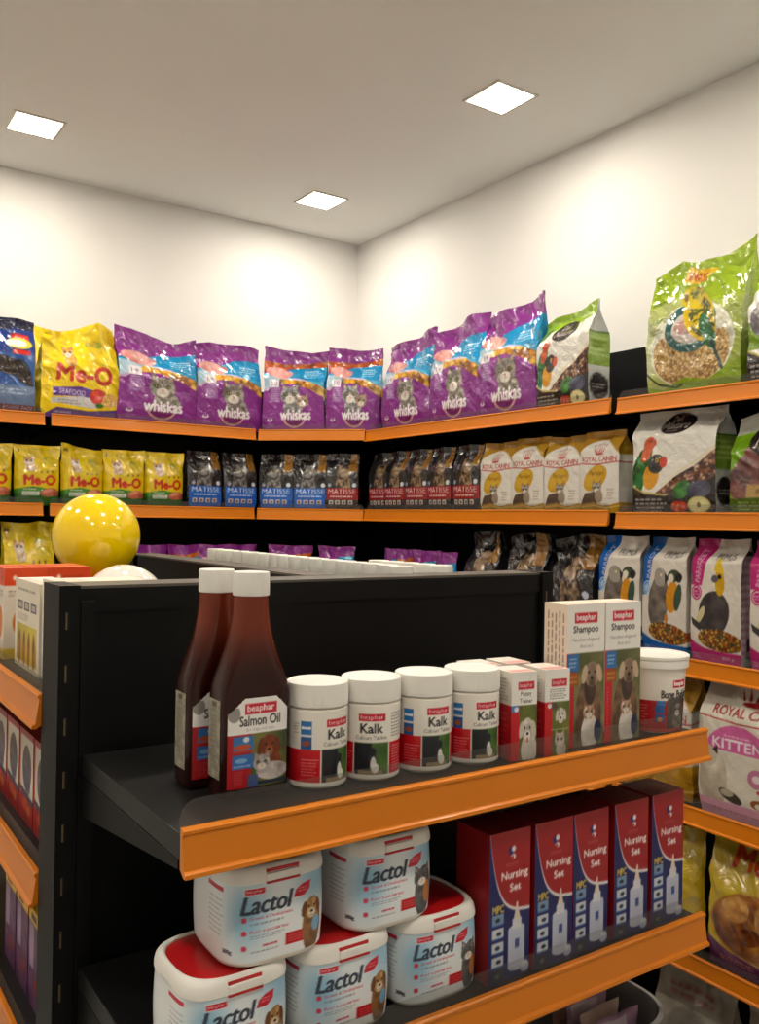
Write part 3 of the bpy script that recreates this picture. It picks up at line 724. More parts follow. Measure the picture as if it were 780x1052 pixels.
def art_nursing(nx=60, ny=118):
    A = Art(nx, ny, .072, .19, (22, 28, 92))
    cur = A.X; lim = .435 + .60 * np.exp(-cur / .19)
    A.fill(A.Y > lim, (224, 218, 222)); A.fill(A.Y > lim + .022, (158, 20, 26))
    A.ell(.52, .86, .06, .07, (26, 34, 110)); A.ell(.58, .87, .05, .05, (226, 222, 226), 20); A.ell(.57, .82, .06, .045, (226, 222, 226)); A.ell(.55, .815, .03, .03, (158, 20, 26)); A.lines(.4, .755, .72, .785, 2, (200, 120, 120), 3, .8)
    A.text('Nursing', .30, .66, .93, .725, (238, 228, 228), .025); A.text('Set', .50, .59, .76, .64, (238, 228, 228), .025)
    A.text('MPC', .1, .465, .36, .515, (206, 180, 70), .03)
    for i in range(4):
        y = .385 - .092 * i; A.rect(.09, y, .36, y + .072, (196, 204, 214) if i else (120, 150, 180)); A.ell(.22 + .03 * (i % 2), y + .036, .06, .035, (30, 34, 60)); A.rect(.09, y, .36, y + .008, (60, 110, 180))
    A.rect(.09, .015, .36, .09, (30, 34, 44)); A.ell(.22, .05, .06, .045, (90, 96, 100))
    W = (190, 196, 216)
    A.rect(.47, .07, .87, .33, W); A.ell(.67, .33, .20, .08, W); A.rect(.57, .33, .79, .40, (214, 214, 220)); A.poly([(.6, .4), (.76, .4), (.71, .47), (.70, .51), (.66, .51), (.65, .47)], (222, 206, 186)); A.ell(.68, .07, .18, .05, W)
    A.ell(.88, .06, .11, .1, (176, 184, 206)); A.ell(.88, .08, .08, .05, (210, 214, 226)); A.rect(.64, .2, .74, .26, (40, 60, 130)); A.lines(.54, .1, .82, .3, 8, (150, 160, 190), 4, .35)
    return A.out()
def art_nursing_side(nx=20, ny=60):
    A = Art(nx, ny, .07, .19, (142, 18, 24)); A.lines(.2, .1, .8, .3, 5, (170, 60, 60), 3, .4); return A.out()

def art_seedbox(nx=60, ny=100):
    A = Art(nx, ny, .17, .155, (226, 216, 196)); A.lines(.12, .86, .88, .91, 1, (120, 110, 100), 3)
    for k in range(3): A.rect(.12 + .27 * k, .66, .33 + .27 * k, .76, (50, 44, 60)); A.rect(.15 + .27 * k, .68, .3 + .27 * k, .74, (180, 170, 160))
    A.rect(.1, .08, .9, .5, (200, 176, 40)); A.grain(A.box(.1, .08, .9, .5), (214, 196, 60), (160, 150, 40), 3, 3)
    for k in range(4): A.ell(.22 + .19 * k, .24, .055, .18, (170, 100, 30)); A.ell(.22 + .19 * k, .36 - .02 * k, .035, .06, (130, 70, 30))
    A.lines(.12, .54, .6, .62, 3, (150, 140, 130), 4); A.rect(.0, 0, 1, .04, (206, 190, 150)); return A.out()
def art_orange_box(nx=50, ny=60):
    A = Art(nx, ny, .085, .15, (226, 216, 200)); A.rect(0, .80, 1, 1, (214, 66, 14)); A.lines(.34, .865, .84, .905, 1, (150, 36, 10), 3); A.ell(.24, .885, .045, .045, (236, 226, 214)); A.ell(.5, .4, .3, .3, (206, 120, 40)); A.lines(.1, .68, .9, .76, 2, (150, 130, 120), 3); A.rect(0, 0, 1, .12, (206, 176, 60)); return A.out()
def art_red_box(nx=50, ny=80):
    A = Art(nx, ny, .09, .165, (150, 22, 22)); A.rect(.1, .3, 1, .93, (206, 196, 176)); m = A.em(.55, .6, .32, .45); A.grain(m, (120, 96, 84), (52, 52, 84), 5, 3); A.dog(.5, .72, .17, (110, 84, 66), (60, 48, 50), body=False); A.ell(.6, .45, .2, .25, (74, 60, 90), 20, .7)
    A.fill(A.above([(0, .32), (1, .24)]) & ~A.above([(0, .38), (1, .3)]), (36, 44, 76)); A.ell(.45, .2, .2, .12, (190, 70, 30)); A.ell(.7, .16, .12, .1, (200, 110, 40)); A.rect(0, 0, .06, 1, (176, 26, 26)); return A.out()
def art_purple_box(nx=40, ny=90):
    A = Art(nx, ny, .08, .2, (92, 50, 96)); A.rect(0, .86, 1, 1, (222, 176, 10)); A.rect(.2, .89, .6, .96, (70, 40, 30)); A.grain(A.box(0, 0, 1, .84), (110, 66, 110), (66, 30, 66), 4, 3); A.rect(.1, .4, .42, .84, (170, 150, 176), .8); A.ell(.6, .25, .2, .2, (120, 40, 36)); return A.out()

# ---- wraps for round things: u = .5 is the front
def wrap_kalk(nx=200, ny=84):
    A = Art(nx, ny, .232, .085, (238, 234, 226))
    A.rect(.16, .06, .84, .50, RED); A.rect(.40, .04, .60, .52, (238, 234, 226))
    m = A.box(.407, .06, .593, .505); A.grain(m, (86, 128, 52), (50, 84, 36), 14, 3)
    A.poly([(.407, .06), (.407, .5), (.50, .5), (.49, .06)], (28, 34, 40)); A.ell(.505, .3, .018, .035, (40, 46, 58)); A.ell(.51, .2, .015, .04, (226, 224, 222)); A.ell(.505, .38, .02, .02, (36, 36, 44)); A.rect(.43, .06, .56, .12, (150, 130, 96)); A.ell(.52, .15, .02, .025, (236, 234, 230))
    beaphar(A, .43, .80, .575, .90); A.text('Kalk', .44, .635, .56, .765, (30, 30, 32), .025); A.text('Calcium Tablets', .415, .545, .585, .60, (110, 108, 106), .0)
    for s0, s1 in ((.295, .355),):
        A.rect(s0, .70, s1, .88, (36, 110, 176)); A.rect(s0 + .008, .775, s1 - .008, .805, (230, 236, 240)); A.ell(s0 + .01, .79, .007, .008, (230, 236, 240)); A.ell(s1 - .01, .79, .007, .008, (230, 236, 240))
        A.rect(s0, .50, s1, .67, (28, 84, 150)); A.ell((s0 + s1) / 2, .58, .02, .014, (150, 76, 40))
    A.lines(.25, .7, .285, .86, 4, (150, 146, 140), 3); A.lines(.3, .14, .385, .34, 5, (230, 150, 150), 4, .7); A.lines(.62, .10, .70, .46, 9, (236, 170, 170), 5, .8); A.lines(.61, .56, .72, .92, 8, (110, 106, 102), 6, .7); A.rect(.3, .36, .39, .37, (230, 170, 170))
    return A.out()

def wrap_bone(nx=190, ny=90):
    A = Art(nx, ny, .33, .105, (236, 230, 220)); A.rect(.2, .0, .8, .50, (176, 24, 34))
    m = A.box(.50, .06, .64, .54); A.grain(m, (120, 110, 96), (66, 62, 60), 10, 3); A.dog(.57, .34, .035, (150, 140, 130), (90, 84, 80), (216, 210, 204), False, True)
    A.poly([(.54, .42), (.545, .56), (.56, .47)], (80, 74, 70)); A.poly([(.60, .42), (.595, .56), (.58, .47)], (80, 74, 70))
    for y in (.30, .16): A.rect(.435, y, .485, y + .12, (40, 100, 170)); 
    A.rect(.44, .42, .49, .5, (60, 120, 186)); A.ell(.46, .2, .015, .012, (200, 130, 60))
    beaphar(A, .53, .70, .63, .82); A.text('Bone Builder', .465, .54, .665, .66, (50, 46, 46), .03); A.rect(.3, .0, .8, .05, (206, 90, 80)); A.lines(.3, .1, .4, .44, 7, (226, 150, 150), 4, .5)
    return A.out()

def wrap_lactol(cat=False, nx=300, ny=118):
    A = Art(nx, ny, .45, .085, (236, 240, 243))
    # soft blue printed field
    g = np.exp(-((A.X - .41) / .05) ** 2) * np.exp(-((A.Y - .62) / .4) ** 2) + .8 * np.exp(-((A.X - .60) / .06) ** 2) * sm(.35, .9, A.Y)
    A.fill(np.clip(g, 0, 1), (110, 172, 210), .8)
    A.rect(.27, .88, .345, .94, (196, 34, 60)); A.lines(.28, .3, .35, .8, 8, (150, 150, 156), 4, .45); A.text('200g', .345, .1, .372, .17, (70, 70, 80), .02)
    A.rect(.402, .86, .456, .95, (244, 240, 240)); beaphar(A, .404, .868, .454, .942)
    A.text('Lactol', .395, .62, .53, .84, (52, 60, 78), .018, .25)
    A.poly([(.532, .72), (.54, .82), (.556, .87), (.582, .90), (.578, .79), (.562, .72)], (196, 26, 48)); A.lines(.545, .77, .572, .84, 2, (226, 150, 160), 3)
    for i, (t, y) in enumerate((('Growth & Development', .53), ('Рост и развитие', .36))):
        A.ell(.403, y + .025, .0068, .0068, (200, 60, 84)); A.text(t, .417, y, .53 - .012 * i, y + .055, (196, 60, 84), .015); A.lines(.418, y - .065, .515, y - .01, 1 + i, (130, 132, 142), 7 + i, .8)
    A.ell(.403, .19, .0068, .0068, (200, 60, 84)); A.lines(.45, .17, .495, .23, 1, (200, 60, 84), 12, .9); A.lines(.42, .11, .5, .15, 1, (150, 150, 158), 13, .8)
    A.rect(.512, .12, .585, .28, (200, 26, 36)); A.lines(.52, .15, .57, .25, 3, (230, 130, 130), 4, .6)
    if cat:
        m = A.em(.59, .32, .033, .07); A.grain(m, (110, 108, 110), (66, 66, 70), 40, 3); A.cat(.583, .52, .03, (120, 118, 120), (70, 70, 76), False, 4); A.ell(.603, .3, .014, .03, (190, 120, 60))
    else:
        m = A.em(.588, .3, .03, .07); A.grain(m, (170, 120, 70), (96, 66, 42), 40, 3); A.dog(.585, .52, .027, (196, 150, 92), (110, 66, 36), (222, 206, 184), False, False); A.ell(.6, .3, .013, .02, (120, 170, 210))
    return A.out()

def art_salmon(nx=92, ny=118):
    A = Art(nx, ny, .075, .098, (240, 238, 236)); A.rect(0, 0, 1, .60, (90, 84, 40)); A.grain(A.box(.36, 0, 1, .60), (120, 120, 60), (54, 66, 34), 3, 3); A.rect(0, 0, .38, .60, (176, 18, 30))
    A.ell(.10, .83, .1, .12, (150, 146, 140)); A.fill(A.box(0, .9, .2, 1), (240, 238, 236))
    beaphar(A, .27, .815, .80, .935); A.text('Salmon Oil', .19, .69, .86, .80, (44, 42, 44), .03); A.text('for dogs and cats', .3, .62, .76, .665, (170, 166, 164), .0)
    A.rect(.09, .40, .42, .58, (56, 120, 186)); A.ell(.24, .46, .14, .04, (196, 84, 40)); A.ell(.3, .54, .05, .04, (220, 226, 232)); A.rect(.09, .40, .42, .425, (190, 60, 30))
    A.rect(.08, .22, .42, .375, (50, 112, 190)); A.ell(.22, .31, .1, .035, (130, 180, 220)); A.lines(.1, .23, .4, .27, 1, (200, 214, 230), 3)
    A.dog(.68, .44, .17, (140, 66, 30), (112, 50, 24), (164, 96, 56), False, True, 7)
    m = A.em(.74, .16, .27, .13); A.grain(m, (214, 206, 202), (150, 142, 142), 8, 4); A.cat(.56, .26, .14, (206, 200, 198), (140, 134, 136), False, 6)
    A.rect(.32, .02, 1, .06, (36, 48, 70)); A.rect(.33, .0, .5, .14, (70, 90, 140)); A.lines(.1, .03, .26, .2, 6, (224, 130, 130), 4, .5)
    return A.out()

# ================================================================ the room
XR, YB = 2.40, 3.772            # right wall, back wall
XL, YF = -1.7, -2.0
def struct(name, b, m):
    o = b.build(name, m); o['kind'] = 'structure'; return o
struct('floor', MB().box(XL - .1, XR + .1, YF - .1, YB + .1, -.1, 0), M['floor'])
struct('ceiling', MB().box(XL - .1, XR + .1, YF - .1, YB + .1, CEIL, CEIL + .1), M['ceiling'])
struct('wall_back', MB().box(XL - .1, XR + .1, YB, YB + .1, 0, CEIL), M['wall'])
struct('wall_right', MB().box(XR, XR + .1, YF, YB, 0, CEIL), M['wall'])
struct('wall_left', MB().box(XL - .1, XL, YF, YB, 0, CEIL), M['wall'])
struct('wall_front', MB().box(XL, XR, YF - .1, YF, 0, CEIL), M['wall'])

# recessed ceiling lights
M['glow'] = glow_mat(LAMP) if 'LAMP' in globals() else glow_mat(106)
M['lampframe'] = mat('lamp_frame_white', (225, 218, 205), .5)
def make_lamp():
    o = empty('ceiling_light', (0, 0, CEIL))
    f = MB(); a, b = .088, .077
    for x0, x1, y0, y1 in ((-a, a, -a, -b), (-a, a, b, a), (-a, -b, -b, b), (b, a, -b, b)): f.box(x0, x1, y0, y1, -.005, 0)
    f.build('frame', M['lampframe'], o)
    MB().box(-.077, .077, -.077, .077, -.0035, -.0005).build('diffuser', M['glow'], o)
    return o
lamp0 = make_lamp()
LAMPS = [(1.925, 3.33, 'square ceiling light nearest the room corner'), (.725, 3.30, 'square ceiling light at the left edge above the back shelves'),
         (1.925, 2.17, 'square ceiling light highest in the photo, towards the right wall'), (.725, 2.15, None), (1.925, 1.0, None), (.725, 1.0, None),
         (-.475, 3.30, None), (-.475, 2.15, None), (-.475, 1.0, None), (1.925, -.15, None), (.725, -.15, None), (-.475, -.15, None)]
for i, (x, y, lb) in enumerate(LAMPS):
    o = lamp0 if i == 0 else dup(lamp0)
    o.location = (x, y, CEIL)
    tag(o, lb or 'square ceiling light outside the view, further along the same grid', 'ceiling light', 'recessed square ceiling lights')

# ================================================================ shelving
_sh = {}
def strip_mesh(w):
    k = ('s', w)
    if k not in _sh:
        pr = [(.004, 0), (-.002, 0), (-.0045, -.002), (-.0045, -.005), (-.0022, -.007), (-.0070, -.040), (-.0115, -.0425), (-.0120, -.0465), (-.006, -.047), (.0035, -.041)]
        o = MB().prism(pr, 'x', 0, w).build('price_strip', M['orange']); _sh[k] = o.data; bpy.data.objects.remove(o)
    return _sh[k]
def riser_mesh(w, h=.020):
    k = ('r', w, h)
    if k not in _sh:
        r = .018; p = [(0, -.01), (w, -.01), (w, h - r)] + [(w - r + r * math.cos(t), h - r + r * math.sin(t)) for t in (R(30), R(60), R(90))] + [(r - r * math.sin(t), h - r + r * math.cos(t)) for t in (0, R(30), R(60))] + [(0, h - r)]
        o = MB().prism(p, 'y', .0050, .0064).build('clear_riser', M['clear']); _sh[k] = o.data; bpy.data.objects.remove(o)
    return _sh[k]
def shelf(parent, w, d, z, loc=(0, 0), rz=0, strip=True, riser=.020, brackets=True, poly=None):
    """tray whose price strip top edge is at z; local front towards -y"""
    k = ('t', w, d)
    if poly is not None:
        o = MB().prism(poly, 'z', -.034, -.008).build('shelf', M['shelf'], parent)
    else:
        if k not in _sh:
            t = MB().box(.001, w - .001, .0070, d, -.034, -.008).build('shelf', M['shelf'], bevel=.0015); _sh[k] = t.data; bpy.data.objects.remove(t)
        o = link('shelf', _sh[k], parent)
    o.location = (loc[0], loc[1], z); o.rotation_euler = (0, 0, R(rz))
    if strip: link('price_strip', strip_mesh(w), o)
    if riser: link('clear_riser', riser_mesh(w, riser), o)
    if brackets:
        kb = ('b', d)
        if kb not in _sh:
            b = MB().prism([(.012, -.0345), (.012, -.044), (d, -.088), (d, -.0345)], 'x', 0, .003).build('bracket', M['black']); _sh[kb] = b.data; bpy.data.objects.remove(b)
        link('bracket', _sh[kb], o, (.0012, 0, 0)); link('bracket', _sh[kb], o, (w - .0042, 0, 0))
    return o

ZW = [.366, .036, -.354, -.738, -1.119, -1.50]
def wall_unit(loc, rz, w, label, zs, d=.38, gap=.024):
    o = empty('shelving_unit', (*loc, 0), rz); tag(o, label, 'shelving unit', 'wall shelving units')
    u = gap / 2
    top = HE + .585
    MB().box(-u, w + u, d + .004, d + .026, 0, top).build('back_panel', M['black'], o)
    for x in (-u, w + .001):
        MB().box(x, x + u - .001, d - .028, d + .003, 0, top - .004).build('upright', M['black'], o)
    for z in zs: shelf(o, w, d - .002, HE + z)
    MB().box(0, w, .03, .045, 0, HE + zs[-1] - .035).build('plinth', M['black'], o)
    return o
X1, Y1 = 1.978, 3.352
zb = [.367] + ZW[1:]
wall_unit((-.037, Y1), 0, .826, 'black shelving unit with orange price strips at the left edge of the back wall', zb)
wall_unit((.813, Y1), 0, .826, 'black back wall shelving unit carrying yellow and purple bags, left of the corner unit', zb)
zr = [.360] + ZW[1:]
wall_unit((X1, 3.018), -90, 1.285, 'black right wall shelving unit between the corner unit and the gap beside the parrot bags', zr)
zr2 = [.356, .030] + ZW[2:]
wall_unit((X1, 1.705), -90, 1.285, 'black right wall shelving unit nearest the camera, holding bird food bags', zr2)
# diagonal corner unit
cw = math.hypot(.323, .322)
o = empty('corner_shelving_unit', (1.655, 3.352, 0), -45); tag(o, 'black diagonal shelving unit filling the room corner', 'shelving unit', 'wall shelving units')
def tl(x, y):    # world -> unit frame
    dx, dy = x - 1.655, y - 3.352; c = math.sqrt(.5); return (dx * c - dy * c, dx * c + dy * c)
pp = [tl(1.660, 3.357), tl(1.973, 3.044), tl(2.350, 3.044), tl(2.350, 3.722), tl(1.660, 3.722)]
for z in ZW: shelf(o, cw, .3, HE + z, poly=pp, brackets=False)
q = MB(); 
q.prism([tl(1.66, 3.730), tl(1.66, 3.750), tl(2.372, 3.750), tl(2.372, 3.730)], 'z', 0, HE + .585); q.build('back_panel', M['black'], o)
q = MB(); q.prism([tl(2.360, 3.728), tl(2.376, 3.728), tl(2.376, 3.04), tl(2.360, 3.04)], 'z', 0, HE + .585); q.build('back_panel', M['black'], o)
MB().box(.02, cw - .02, .04, .055, 0, HE - 1.535).build('plinth', M['black'], o)

# the island: end cap towards the camera
EX0, EY0, EW, ED = .331, .8245, .833, .3535
IT = HE - .0955
cap = empty('end_cap_shelving', (EX0, EY0, 0)); tag(cap, 'black end cap shelving unit with orange strips facing the camera', 'shelving unit')
def post(parent, x0, x1, y0, y1, top):
    b = MB(); b.box(x0, x1, y0, y1, 0, top)
    xm = (x0 + x1) / 2 - .004
    for k in range(20):
        z = top - .045 - .069 * k; b.box(xm - .0010, xm + .0010, y0 - .0009, y0 + .001, z - .012, z + .010, 1); b.box(xm + .0012, xm + .0042, y0 - .0007, y0 + .001, z - .013, z + .011, 2)  # pale strip paints light seen through the slot, dark strip its shade
    M.setdefault('hole', mat('slot_shadow', (6, 6, 6), .9))
    return b.build('upright', [M['black'], M['slot'], M['hole']], parent)
post(cap, -.031, -.004, ED, ED + .082, IT + .001)
post(cap, EW + .004, EW + .030, ED, ED + .082, IT + .001)
MB().box(-.003, EW + .003, ED + .010, ED + .074, .0, IT - .004).build('back_panel', M['black'], cap, bevel=.001)
MB().box(-.003, EW + .003, ED + .006, ED + .080, IT - .0038, IT).box(-.003, EW + .003, ED + .006, ED + .0085, IT - .035, IT - .0038, 1).build('top_rail', [M['cap'], M['black']], cap)
MB().box(-.003, .016, ED - .002, ED + .006, 0, IT - .02).build('side_rail', M['black'], cap)
ZC = [-.3085, -.5865, -.865, -1.15, -1.45]
for z in ZC: shelf(cap, EW, ED - .004, HE + z, riser=.026)
MB().box(0, EW, .03, .045, 0, HE + ZC[-1] - .036).build('plinth', M['black'], cap)
# the island run behind it
IY0, IL = 1.264, .826
isl = empty('island_shelving', (.745, IY0, 0)); tag(isl, 'black two-sided island shelving behind the end cap, boxes on its left side', 'shelving unit')
MB().box(-.022, .022, .0, IL + .03, 0, IT - .004).build('spine_panel', M['black'], isl, bevel=.001)
MB().box(-.030, .030, .0, IL + .03, IT - .0038, IT).build('top_rail', M['cap'], isl)
MB().box(-.03, .03, IL + .034, IL + .06, 0, IT).build('upright', M['black'], isl)
ZI = [-.250, -.495, -.762, -1.03, -1.30, -1.50]
for z in ZI:
    shelf(isl, IL, .418, HE + z, (-.445, IL), -90)
    shelf(isl, IL, .418, HE + z, (.445, 0), 90)
for s in (-1, 1): MB().box(min(s * .41, s * .40), max(s * .41, s * .40), .01, IL, 0, HE - 1.54).build('plinth', M['black'], isl)

# ================================================================ products: helpers
BAGS = {}
def put(o, x, y, z, rz, label, cat, group=None):
    o.location = (x, y, z); o.rotation_euler = (0, 0, R(rz)); return tag(o, label, cat, group)
def on_back(x, d, off=0): return (x, Y1 + .030 + d / 2 + off, 0)
def on_right(y, d, off=0): return (X1 + .030 + d / 2 + off, y, -90)
def on_diag(x, d, off=0):
    k = (.026 + d / 2 + off) / math.sqrt(2); s = 5.007 - x
    return (x + k, s + k, -45)
def srf(z): return HE + z - .008

# ---- top shelf
zt = srf(.366)
x, y, r = on_back(.652, .10)
put(bag('dog_food_bag', art_bulldog(), .225, .345, .10, 3, 'gloss_film', (.2, .3, .2, .2, .1), gus=True, pinch=.03, fat=.6), x, y, zt, r, 'dark blue dog food bag cut by the left edge of the photo', 'bag', 'bags on the top shelf')
A = art_meo_big()
x, y, r = on_back(.925, .09)
put(bag('cat_food_bag', A, .295, .325, .09, 21, 'gloss_film', (-.2, .1, .6, 1.3, .8), gus=True, crumple=1.5, topw=.92, fat=.55, pinch=-.02), x, y, zt, r + 3, 'large yellow cat food bag with purple base band and red letters on top shelf', 'bag', 'bags on the top shelf')
x, y, r = on_back(.885, .07, .125)
put(bag('cat_food_bag', A, .27, .335, .07, 22, 'gloss_film', (.9, .6, .2, .4, .7), gus=True, crumple=1.2, topw=.95), x, y, zt, r, 'yellow cat food bag mostly hidden behind the large yellow one', 'bag', 'bags on the top shelf')
PA = art_purple(False); PK = art_purple(True, seed=5)
TOP = [  # art, place, w, h, peaks, seed, rot, label
    (PA, on_back(1.230, .10), .335, .345, (1.0, .5, .15, -.2, .45), 5, 2, 'purple cat food bag with torn-looking dipped top beside the yellow bags'),
    (PA, on_back(1.538, .10), .300, .345, (.1, .45, .5, .5, .3), 6, 0, 'purple cat food bag with straight top, second from the yellow bags'),
    (PK, on_diag(1.752, .10), .275, .345, (.75, .35, .05, -.15, .1), 7, 0, 'purple kitten food bag with orange band, left one above the corner shelf'),
    (PK, on_diag(1.935, .10), .235, .345, (.5, .3, 0, .1, .2), 8, 0, 'purple kitten food bag with orange band, right one above the corner shelf'),
    (PA, on_right(2.800, .09), .300, .345, (.0, .2, .3, .6, .9), 9, 3, 'purple cat food bag on right wall, furthest from the camera'),
    (PA, on_right(2.500, .09), .270, .350, (0, .1, .4, .9, .9), 10, 3, 'purple cat food bag on right wall, middle one of three'),
    (PA, on_right(2.228, .10), .305, .355, (.2, .35, .45, .7, 1.1), 12, 0, 'purple cat food bag beside the small white parrot food bag'),
]
for i, (a, (x, y, r), w, h, pk, sd, dr, lb) in enumerate(TOP):
    z = zt if i < 4 else srf(.360)
    put(bag('cat_food_bag', a, w, h, .10, sd, 'gloss_film', pk, gus=True, crumple=1.15, fat=.5, pinch=.04), x, y, z, r + dr, lb, 'bag', 'purple bags on the top shelf')
x, y, r = on_right(1.965, .11)
put(bag('bird_food_bag', art_deli(), .225, .30, .115, 31, 'gloss_film', (-.3, .1, .2, .4, .9), gus=True, side=side_deli(), crumple=.6, fat=.7, pinch=.02), x, y, srf(.36), r, 'white parrot food bag with lime green top on the top shelf', 'bag', 'bags on the top shelf')
x, y, r = on_right(1.490, .11)
put(bag('bird_food_bag', art_budgie(), .295, .345, .11, 33, 'gloss_film', (.1, 1.0, .35, .5, 1.5), gus=True, crumple=1.5, fat=.45, pinch=-.01), x, y, srf(.356), r, 'big lime green budgie seed bag with yellow tag', 'bag', 'bags on the top shelf')
x, y, r = on_right(1.185, .10, -.012)
put(bag('bird_food_bag', art_deli(grey=True), .27, .315, .10, 34, 'gloss_film', (.2, .9, .2, .3, .5), gus=True, crumple=1.2, fat=.55), x, y, srf(.356), r, 'lime topped bird food bag at the right edge beside the big budgie seed bag', 'bag', 'bags on the top shelf')

# ---- second shelf
z2 = srf(.036)
SM = art_meo_small()
mA = bag('cat_food_bag', SM, .160, .222, .065, 41, 'gloss_film', (.1, 0, 0, 0, .1), crumple=1.0, pinch=.0, fat=.55)
mB = bag('cat_food_bag', SM, .160, .222, .065, 43, 'gloss_film', (.6, .3, .1, -.3, -.2), crumple=1.3, pinch=.02, fat=.5)
G = 'small yellow cat food bags on the second shelf'
L5 = ['small yellow cat food bag cut by the left edge, second shelf', 'small yellow cat food bag, second from the left on second shelf', 'small yellow cat food bag with slanting top just above the balloon',
      'small yellow cat food bag squeezed between two others above the balloon', 'small yellow cat food bag standing next to the black bags']
for i, (x_, s_) in enumerate(((.610, mA), (.780, mA), (.944, mB), (1.104, mA), (1.268, mA))):
    x, y, r = on_back(x_, .065); o = s_ if (i == 0 or i == 2) else dup(s_)
    put(o, x, y, z2, r + (0, -1, 2, -3, 1)[i], L5[i], 'bag', G)
MBl, MRd = art_matisse(False), art_matisse(True)
bA = bag('cat_food_bag', MBl, .148, .236, .07, 51, 'gloss_film', (0, .1, 0, .1, 0), gus=True, crumple=.8, fat=.6, pinch=.0)
rA = bag('cat_food_bag', MRd, .142, .240, .07, 52, 'gloss_film', (0, .1, .1, 0, 0), gus=True, crumple=.8, fat=.6, pinch=.0)
G = 'small black cat food bags with blue labels'
for i, (p, lb) in enumerate(((on_back(1.432, .07), 'black bag with blue label next to the yellow bags'), (on_back(1.592, .07), 'black bag with blue label, right end of the straight back shelf'),
                             (on_diag(1.703, .07), 'black bag with blue label at the left end of the corner shelf'), (on_diag(1.808, .07), 'black bag with blue label in the middle of the corner shelf'))):
    put(bA if i == 0 else dup(bA), p[0], p[1], z2, p[2] + (0, -2, 0, 2)[i], lb, 'bag', G)
G = 'small black cat food bags with red labels'
for i, (p, lb) in enumerate(((on_diag(1.905, .07), 'black bag with red label at the right end of the corner shelf'), (on_right(2.995, .07, .012), 'black bag with red label, furthest one on the right wall shelf'),
                             (on_right(2.865, .07), 'black bag with red label, second along the right wall shelf'), (on_right(2.722, .07), 'black bag with red label, third along the right wall shelf'),
                             (on_right(2.578, .07), 'black bag with red label, fourth along the right wall shelf'), (on_right(2.425, .07), 'black bag with red label touching the first white and gold bag'))):
    put(rA if i == 0 else dup(rA), p[0], p[1], z2, p[2] + (0, 2, 1, 3, 0, 2)[i], lb, 'bag', G)
RO = art_royal()
roA = bag('cat_food_bag', RO, .152, .246, .08, 61, 'film', (0, 0, 0, 0, 0), gus=True, crumple=.5, fat=.75, pinch=.0)
roB = bag('cat_food_bag', RO, .152, .240, .08, 62, 'film', (.1, 0, -.1, 0, .1), gus=True, crumple=.7, fat=.7, pinch=.02)
G = 'white and gold cat food bags'
for i, (yy, s_, lb) in enumerate(((2.267, roB, 'white and gold cat food bag beside the black red-labelled bags'), (2.112, roA, 'white and gold cat food bag, second from the black bags'),
                                  (1.958, roB, 'white and gold cat food bag, third in the row'), (1.806, roA, 'white and gold cat food bag at the right end beside the big parrot bag'))):
    x, y, r = on_right(yy, .08); o = s_ if i < 2 else dup(s_)
    put(o, x, y, z2, r + (2, 0, 1, 0)[i], lb, 'bag', G)
x, y, r = on_right(1.545, .10)
put(bag('bird_food_bag', art_deli(nx=100, ny=104, lime=False, seed=5), .275, .292, .10, 66, 'gloss_film', (0, .1, 0, 0, .1), gus=True, side=side_deli(104), crumple=.7, fat=.75, pinch=.02), x, y, srf(.030), r, 'large white parrot food bag on the second shelf below the budgie seed', 'bag', 'bird food bags on the second shelf')
x, y, r = on_right(1.235, .10)
put(bag('bird_food_bag', art_deli_green(), .275, .262, .10, 67, 'gloss_film', (-.3, .2, .3, .1, .1), gus=True, crumple=.9, fat=.6), x, y, srf(.030), r, 'green bird food bag with brown parrot at the right edge, second shelf', 'bag', 'bird food bags on the second shelf')

# ---- third shelf
z3 = srf(-.354)
x, y, r = on_back(.755, .08)
put(bag('cat_food_bag', SM, .185, .325, .08, 71, 'gloss_film', (.1, 0, 0, .2, 0), crumple=1.5, gus=True), x, y, z3, r, 'yellow cat food bag on the third shelf left of the balloon', 'bag')
PS, PQ = art_purple(False, 56, 80, 3), art_purple(True, 56, 80, 8)
G = 'purple cat food bags on the low shelf behind the white lids'
for i, (p, a, w, lb) in enumerate((
        (on_back(1.220, .06), PS, .136, 'low purple bag just right of the yellow balloon'), (on_back(1.358, .06), PQ, .134, 'second low purple bag right of the balloon, with pink picture'),
        (on_back(1.492, .06), PS, .130, 'third low purple bag right of the balloon'), (on_back(1.620, .06, .01), PQ, .122, 'low purple bag at the end of the back wall shelf'),
        (on_diag(1.748, .06), PQ, .180, 'low purple bag standing alone left on the corner shelf'), (on_diag(1.890, .06), PS, .150, 'low purple bag right on the corner shelf'),
        (on_right(2.935, .06, .02), PS, .125, 'low purple bag furthest along the right wall shelf'), (on_right(2.815, .06), PQ, .110, 'low purple and blue bag, second on the right wall shelf'),
        (on_right(2.690, .06), PS, .125, 'low purple and blue bag, third on the right wall shelf'), (on_right(2.555, .06), PS, .125, 'low purple and blue bag next to the black cat bags'))):
    put(bag('cat_food_bag', a, w, .240, .06, 80 + i, 'gloss_film', (.2, .1, 0, .1, .1), crumple=1.0), p[0], p[1], z3, p[2], lb, 'bag', G)
BK = art_matisse(True, 64, 90, 9, False)
G = 'large black cat food bags'
for i, (yy, off, w, lb) in enumerate(((2.345, 0, .20, 'large black cat food bag beside the low purple bags'), (2.130, 0, .20, 'large black cat food bag in the middle of three'), (1.905, -.01, .205, 'shiny black cat food bag beside the blue parrot bags'))):
    x, y, r = on_right(yy, .11, off)
    put(bag('cat_food_bag', BK, w, .315, .12, 90 + i, 'gloss_film', (-.3, .1, .2, .3, .1), crumple=1.7, gus=True, topw=.9), x, y, z3, r, lb, 'bag', G)
